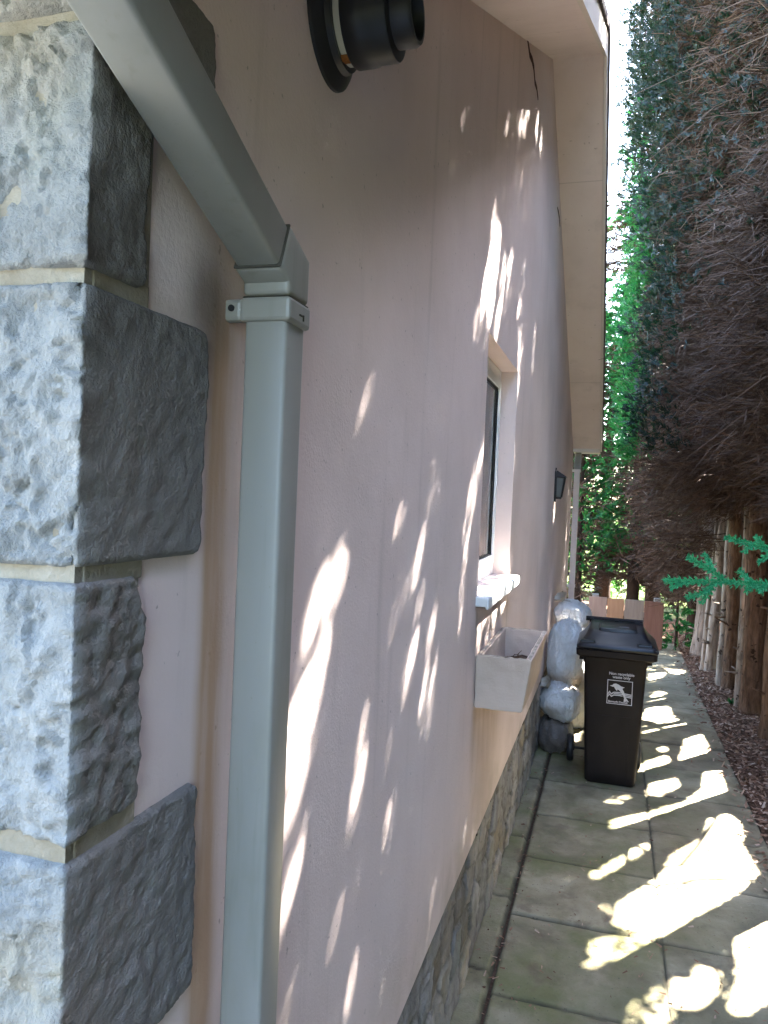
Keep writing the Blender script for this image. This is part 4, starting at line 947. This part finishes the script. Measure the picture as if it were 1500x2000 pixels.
for i, (tx, ty, tr_, ln, bk, zb, zt, lb) in enumerate(TREES):
    root = tag(empty('hedge_conifer', (tx, ty, 0)), stub_lbl(lb), 'conifer', 'conifers of the tall hedge')
    thin = tr_ < .07
    flare = 1.35 if not thin else 1.2
    trunk_mesh([(0, 0, -.08), (ln * .02, 0, .25), (ln * .3, .0, 1.4), (ln, .03, 4.), (ln * 1.2, 0, zt - .6)], [tr_ * flare, tr_ * 1.08, tr_ * .95, tr_ * .7, .015], 'trunk', m_bark if bk == 'b' else m_bark_pale, root, seed=i * 3.7)
    if lb and 'last conifer' in lb:
        trunk_mesh([(-.09, .03, -.06), (-.07, .03, .3), (-.08, .05, .75)], [.075, .065, .02], 'side_stem', m_bark_pale, root, seed=91)
    if lb and 'leaning right' in lb:
        trunk_mesh([(-.085, .05, -.06), (-.06, .05, .6), (.02, .05, 2.4)], [.04, .034, .02], 'side_stem', m_bark_pale, root, seed=71)
    half = .62 if not thin else .4
    nb = int((zt - zb) * (46 if not thin else (30 if ty > 10 else 15)))
    lay = [twig_layer(tx + ln * .5, ty, zb, zt - .3, nb, 80 if ty > 5 else 30)]
    # long bare drooping branches crossing the twigs
    if ty > 5 and not thin:
        q = 9; zz = rng.uniform(zb + .3, zt - 1.8, q); az = rng.normal(-.35, .4, q); dd = unit(np.stack([-np.cos(az), np.sin(az), rng.uniform(-.55, -.05, q)], -1)); LL = rng.uniform(.25, .42, q)
        st = np.stack([np.full(q, tx - .15), ty + rng.normal(0, .25, q), zz + .35], -1); hw = rng.uniform(.003, .0055, q)
        for k_ in range(4):              # four bending lengths each
            ww = unit(np.cross(dd, np.tile([[.3, 1., .2]], (q, 1)))); lay.append((st, dd, ww, LL, hw)); st = st + dd * LL[:, None]
            dd = unit(dd + rng.normal(0, .16, (q, 3)) + np.array([[0, 0, -.10]])); hw = hw * .75
    # hanging lower dead skirt behind the trunks
    nb2 = 26 if not thin else 8
    lay.append(twig_layer(tx + .75, ty, .5, 2.4, nb2, 60, 1.0, .3, -1., .55))
    if ty > 7: lay.append(twig_layer(tx + 1.2, ty, .1, 2.2, nb2, 50, 1.0, .1, -1., .8))
    emit(lay, 'dead_branches', m_dead, root, (tx, ty, 0))
    # living outer foliage: far side of the row and the upper crown
    n = int((zt - .1) * (430 if not thin else 120))
    z = rng.uniform(.15, zt, n); y = ty + rng.uniform(-half - .1, half + .1, n); xo = 1.75 + rng.random(n) * .85 - np.clip((z - (zt - 1.5)) / 1.5, 0, 1) * .5
    d = unit(np.stack([rng.uniform(.1, 1., n), rng.normal(0, .5, n), rng.uniform(-.2, .8, n)], -1))
    hi = (z > 4.8) & (4.8 < ty < 9.2)          # finer leaves up high, shaped to leak faint sun onto the upper wall
    c_ = np.stack([xo, y, z], -1); c2 = np.repeat(c_[hi], 3, 0) + rng.normal(0, .10, (3 * int(hi.sum()), 3)); d2_ = unit(np.repeat(d[hi], 3, 0) + rng.normal(0, .3, (len(c2), 3)))
    lay = [spray_layer(c_[~hi], d[~hi], 15, .20, 1.3), spray_layer(c2, d2_, 16, .095, 1.2)]
    n = int((zt - zb) * (460 if not thin else 120)); z = zt - (zt - zb - 1.2) * rng.random(n) ** 1.2; y = ty + rng.uniform(-half, half, n)
    xc = xl_at(y, z, zb); xo = xc + rng.random(n) * 1.0 + np.where(z > zt - 1, .2, 0)
    d = unit(np.stack([rng.uniform(-1., .3, n), rng.normal(0, .5, n), rng.uniform(-.2, .8, n)], -1))
    top = z > 3.7 + rng.random(n) ** .7 * 1.9
    lay2 = [spray_layer(np.stack([xo, y, z], -1)[top], d[top], 17, .065, 1.1)]
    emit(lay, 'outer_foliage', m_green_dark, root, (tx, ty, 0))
    fo = lay2
    if ty > 8.3:          # green fringe over the path
        n = 900; z = rng.uniform(2.6, zt, n); y = ty + rng.uniform(-.5, .5, n); xo = xl_at(y, z, zb) + rng.normal(-.02, .07, n)
        d = unit(np.stack([rng.uniform(-1., .1, n), rng.normal(0, .5, n), rng.uniform(-.1, .8, n)], -1)); 
        lo = z < 5.6 + rng.normal(0, .5, n)  # above this the fringe takes the darker leaf to stand for shade
        fo.append(spray_layer(np.stack([xo, y, z], -1)[~lo], d[~lo], 14, .07)); emit([spray_layer(np.stack([xo, y, z], -1)[lo], d[lo], 14, .07)], 'green_fringe', m_green if ty > 9.3 else m_green_dark, root, (tx, ty, 0))
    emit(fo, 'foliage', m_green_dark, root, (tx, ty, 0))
    hedge.append(root)
    if lb and 'above the green sprig' in lb:         # low bare branches that bar the sun patch on the slabs
        for pts in LOW_BRANCHES:
            mb = MB(); mb.tube([Vector((gx_, gy_, 0)) + SUN * (1.95 / SUN.z) - Vector((tx, ty, 0)) for gx_, gy_ in pts], [.012] * len(pts), 7); mb.build('low_branch', m_bark, root, True)

# near branch with a fresh green sprig, carried by the second conifer
def sprig(root, loc):
    A = []
    def axis(pts, rad):
        pts = [Vector(p_) for p_ in pts]
        for a, b in zip(pts, pts[1:]):
            k = max(2, int((b - a).length / .0016))
            for j in range(k): A.append((a.lerp(b, j / k), (b - a).normalized(), rad))
    W3 = lambda u, v, y_: pix(u, v, y_)
    def pix(u, v, y_):
        d_ = cr * ((u - 750) / 1500) + cu * ((1000 - v) / 1500) + cf
        return Vector((0, 0, 2.05)) + d_ * (y_ / d_.y)
    yy_ = 1.75
    for pts, r_ in (([(1540, 1145, 1.80), (1470, 1140, 1.77), (1400, 1136, 1.75), (1340, 1136, 1.74), (1297, 1134, 1.73)], .0082), ([(1420, 1136, 1.75), (1385, 1112, 1.745), (1342, 1086, 1.73)], .0075), ([(1395, 1116, 1.75), (1375, 1080, 1.77)], .0065),
                    ([(1400, 1136, 1.75), (1372, 1160, 1.73), (1340, 1167, 1.72)], .0075), ([(1395, 1142, 1.75), (1378, 1165, 1.75), (1370, 1180, 1.75)], .0065), ([(1470, 1140, 1.77), (1450, 1120, 1.78), (1442, 1112, 1.79)], .007), ([(1480, 1142, 1.77), (1455, 1152, 1.76)], .0085), ([(1500, 1142, 1.78), (1480, 1156, 1.77)], .008),
                    ([(1560, 1095, 1.82), (1500, 1072, 1.80), (1455, 1060, 1.79), (1416, 1049, 1.78)], .008), ([(1495, 1072, 1.80), (1475, 1046, 1.80)], .0065), ([(1470, 1064, 1.79), (1452, 1080, 1.79)], .0065), ([(1510, 1076, 1.80), (1490, 1094, 1.80), (1480, 1100, 1.80)], .007), ([(1340, 1136, 1.74), (1308, 1150, 1.735)], .006)):
        axis([W3(*q) for q in pts], r_)
    c = np.array([a[0] for a in A]); d = np.array([a[1] for a in A]); r_ = np.array([a[2] for a in A]) * 1.02
    # lobes: short side shoots every few millimetres, scale leaves all over them
    k = 15; c = np.repeat(c, k, 0); d = np.repeat(d, k, 0); r_ = np.repeat(r_, k); n = len(c)
    ph = np.repeat(np.arange(n // k), k) * .0016 * 2 * math.pi / .011
    sd = unit(np.cross(d, np.tile([[0., 1., .0]], (n, 1)))); sgn = np.where(rng.random(n) < .5, -1, 1)
    lob = .55 + .6 * np.clip(np.sin(ph + sgn * 1.5), 0, 1)
    rad = rng.normal(size=(n, 3)); rad -= d * (rad * d).sum(1)[:, None]; rad = unit(rad) * .5 + sd * sgn[:, None] * .85; rad[:, 1] *= .5
    d2 = unit(d * 1.0 + rad * .9); c = c + rad * (r_ * lob * rng.uniform(0, .75, n))[:, None]
    V, F = quads(c - np.array(loc), d2, unit(np.cross(d2, rng.normal(size=(n, 3)))), rng.uniform(.4, .95, n) * r_ * lob, np.full(n, .0011), .35)
    o = link('fresh_sprig', np_mesh('fresh_sprig', V, F), m_sprig, root); o['label'] = 'bright green sprig reaching in from the right edge'
    mb = MB(); l = Vector(loc)
    mb.tube([Vector((1.46, 4.22, 2.35)) - l, Vector((1.1, 3.3, 2.2)) - l, Vector((.75, 2.5, 2.05)) - l, W3(1600, 1150, 1.82) - l, W3(1520, 1144, 1.79) - l], [.02, .014, .009, .004, .0025], 7)
    mb.tube([Vector((.75, 2.5, 2.05)) - l, W3(1640, 1120, 1.9) - l, W3(1540, 1088, 1.815) - l], [.006, .004, .002], 6)
    mb.build('branch', m_bark, root, True)
sprig(hedge[6], (1.46, 4.22, 0))

# trees and shrubs closing the view behind the house
def back_tree(x_, y_, r_, zb, zt, rad, label, ngreen, ndead, m_g=m_green, cat='conifer', lean=0., name='garden_conifer', grp='evergreens behind the end of the path', size=.11):
    root = tag(empty(name, (x_, y_, 0)), label, cat, grp)
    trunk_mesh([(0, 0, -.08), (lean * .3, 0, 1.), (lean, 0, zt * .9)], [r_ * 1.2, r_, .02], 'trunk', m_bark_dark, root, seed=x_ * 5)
    n = ngreen; a = rng.random(n) * 6.283; z = zb + (zt - zb) * rng.random(n) ** 1.1; rr_ = rad * np.sqrt(rng.uniform(.2, 1., n)) * (1 - .65 * ((z - zb) / (zt - zb)) ** 2)
    cl = np.array([mnoise.noise(Vector((p_ * 1.2 + x_, q_ * 1.1, 3))) for p_, q_ in zip(a, z)]); k = cl > -.28
    c = np.stack([x_ + lean * z / zt + rr_ * np.cos(a), y_ + rr_ * np.sin(a), z], -1)[k]; a = a[k]; n = len(c)
    d = unit(np.stack([np.cos(a), np.sin(a), rng.uniform(-.3, .7, n)], -1) + rng.normal(0, .3, (n, 3)))
    emit([spray_layer(c, d, 16, size, 1.7)], 'crown', m_g, root, (x_, y_, 0))
    if ndead:
        nb = ndead; z = zb * .6 + (zt * .75) * rng.random(nb); az = rng.random(nb) * 6.283; dd = unit(np.stack([np.cos(az), np.sin(az), rng.uniform(-.35, .15, nb)], -1))
        L = rng.uniform(.4, 1., nb) * rad; st = np.stack([np.full(nb, x_), np.full(nb, y_), z], -1)
        f = rng.random((nb, 60)); c = (st[:, None] + dd[:, None] * (L[:, None] * f)[..., None]).reshape(-1, 3); n = len(c); d2 = unit(np.repeat(dd, 60, 0) + rng.normal(0, .6, (n, 3)))
        emit([(st, dd, unit(np.cross(dd, rng.normal(size=(nb, 3)))), L, np.full(nb, .009)), (c, d2, unit(np.cross(d2, rng.normal(size=(n, 3)))), rng.uniform(.08, .30, n), rng.uniform(.004, .010, n))], 'dead_branches', m_dead, root, (x_, y_, 0))
    return root
back_tree(-.55, 12.9, .09, .9, 5.2, .75, 'bright green conifer just past the house corner, behind the far downpipe', 1300, 60)
back_tree(.35, 13.2, .10, 1.25, 8.5, 1.0, 'brown twiggy conifer standing behind the board fence, bright gaps under its crown', 700, 260)
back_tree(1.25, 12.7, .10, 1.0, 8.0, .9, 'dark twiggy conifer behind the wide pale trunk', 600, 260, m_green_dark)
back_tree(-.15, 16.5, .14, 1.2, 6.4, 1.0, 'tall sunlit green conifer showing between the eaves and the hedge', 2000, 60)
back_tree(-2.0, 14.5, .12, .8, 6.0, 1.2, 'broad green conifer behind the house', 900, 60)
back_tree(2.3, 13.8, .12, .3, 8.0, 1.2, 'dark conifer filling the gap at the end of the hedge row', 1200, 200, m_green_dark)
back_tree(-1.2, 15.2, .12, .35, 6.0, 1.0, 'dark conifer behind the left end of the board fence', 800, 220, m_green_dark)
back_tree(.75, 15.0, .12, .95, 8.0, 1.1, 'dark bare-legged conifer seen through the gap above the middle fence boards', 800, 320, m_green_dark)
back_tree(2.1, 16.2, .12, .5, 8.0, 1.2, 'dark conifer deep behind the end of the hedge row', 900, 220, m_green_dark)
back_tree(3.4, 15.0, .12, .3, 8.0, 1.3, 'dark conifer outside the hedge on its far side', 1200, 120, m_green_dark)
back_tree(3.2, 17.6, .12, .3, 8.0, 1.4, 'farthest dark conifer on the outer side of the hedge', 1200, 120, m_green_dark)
m_sunleaf = M_leaf('sunlit_shrub', [(.05, .12, .02), (.10, .20, .03), (.16, .28, .05), (.22, .32, .07)], .45, .5)
for (x_, y_, h_, r_, lb) in ((-.9, 18.5, 2.2, 1.0, 'left one of the yellow green shrubs glowing behind the fence'), (.6, 18.8, 1.9, 1.0, 'middle yellow green shrub glowing behind the fence boards'), (2.0, 18.2, 2.0, 1.0, 'right one of the yellow green shrubs glowing beyond the trunks')):
    back_tree(x_, y_, .03, .1, h_, r_, lb, 500, 0, m_sunleaf, 'shrub', 0., 'garden_shrub', 'sunlit shrubs beyond the hedge', .16)
back_tree(.95, 11.9, .015, .05, .55, .22, 'small leafy green bush between the fence and the pale trunk', 60, 0, m_green, 'bush', 0., 'leafy_bush', None, .10)

for x_ in (-5.2, -3.6, -2.0, -.4):  # unseen blockers added to cut the sky light on the front stones
    back_tree(x_, -5.0 + .3 * math.sin(x_ * 3), .09, .1, 4.9, 1.2, 'unseen evergreen added behind the camera to block sky light from the front stones', 1000, 0, m_green_dark, 'evergreen', 0., 'sky_blocker_evergreen', 'evergreens added behind the camera as sky blockers', .2)
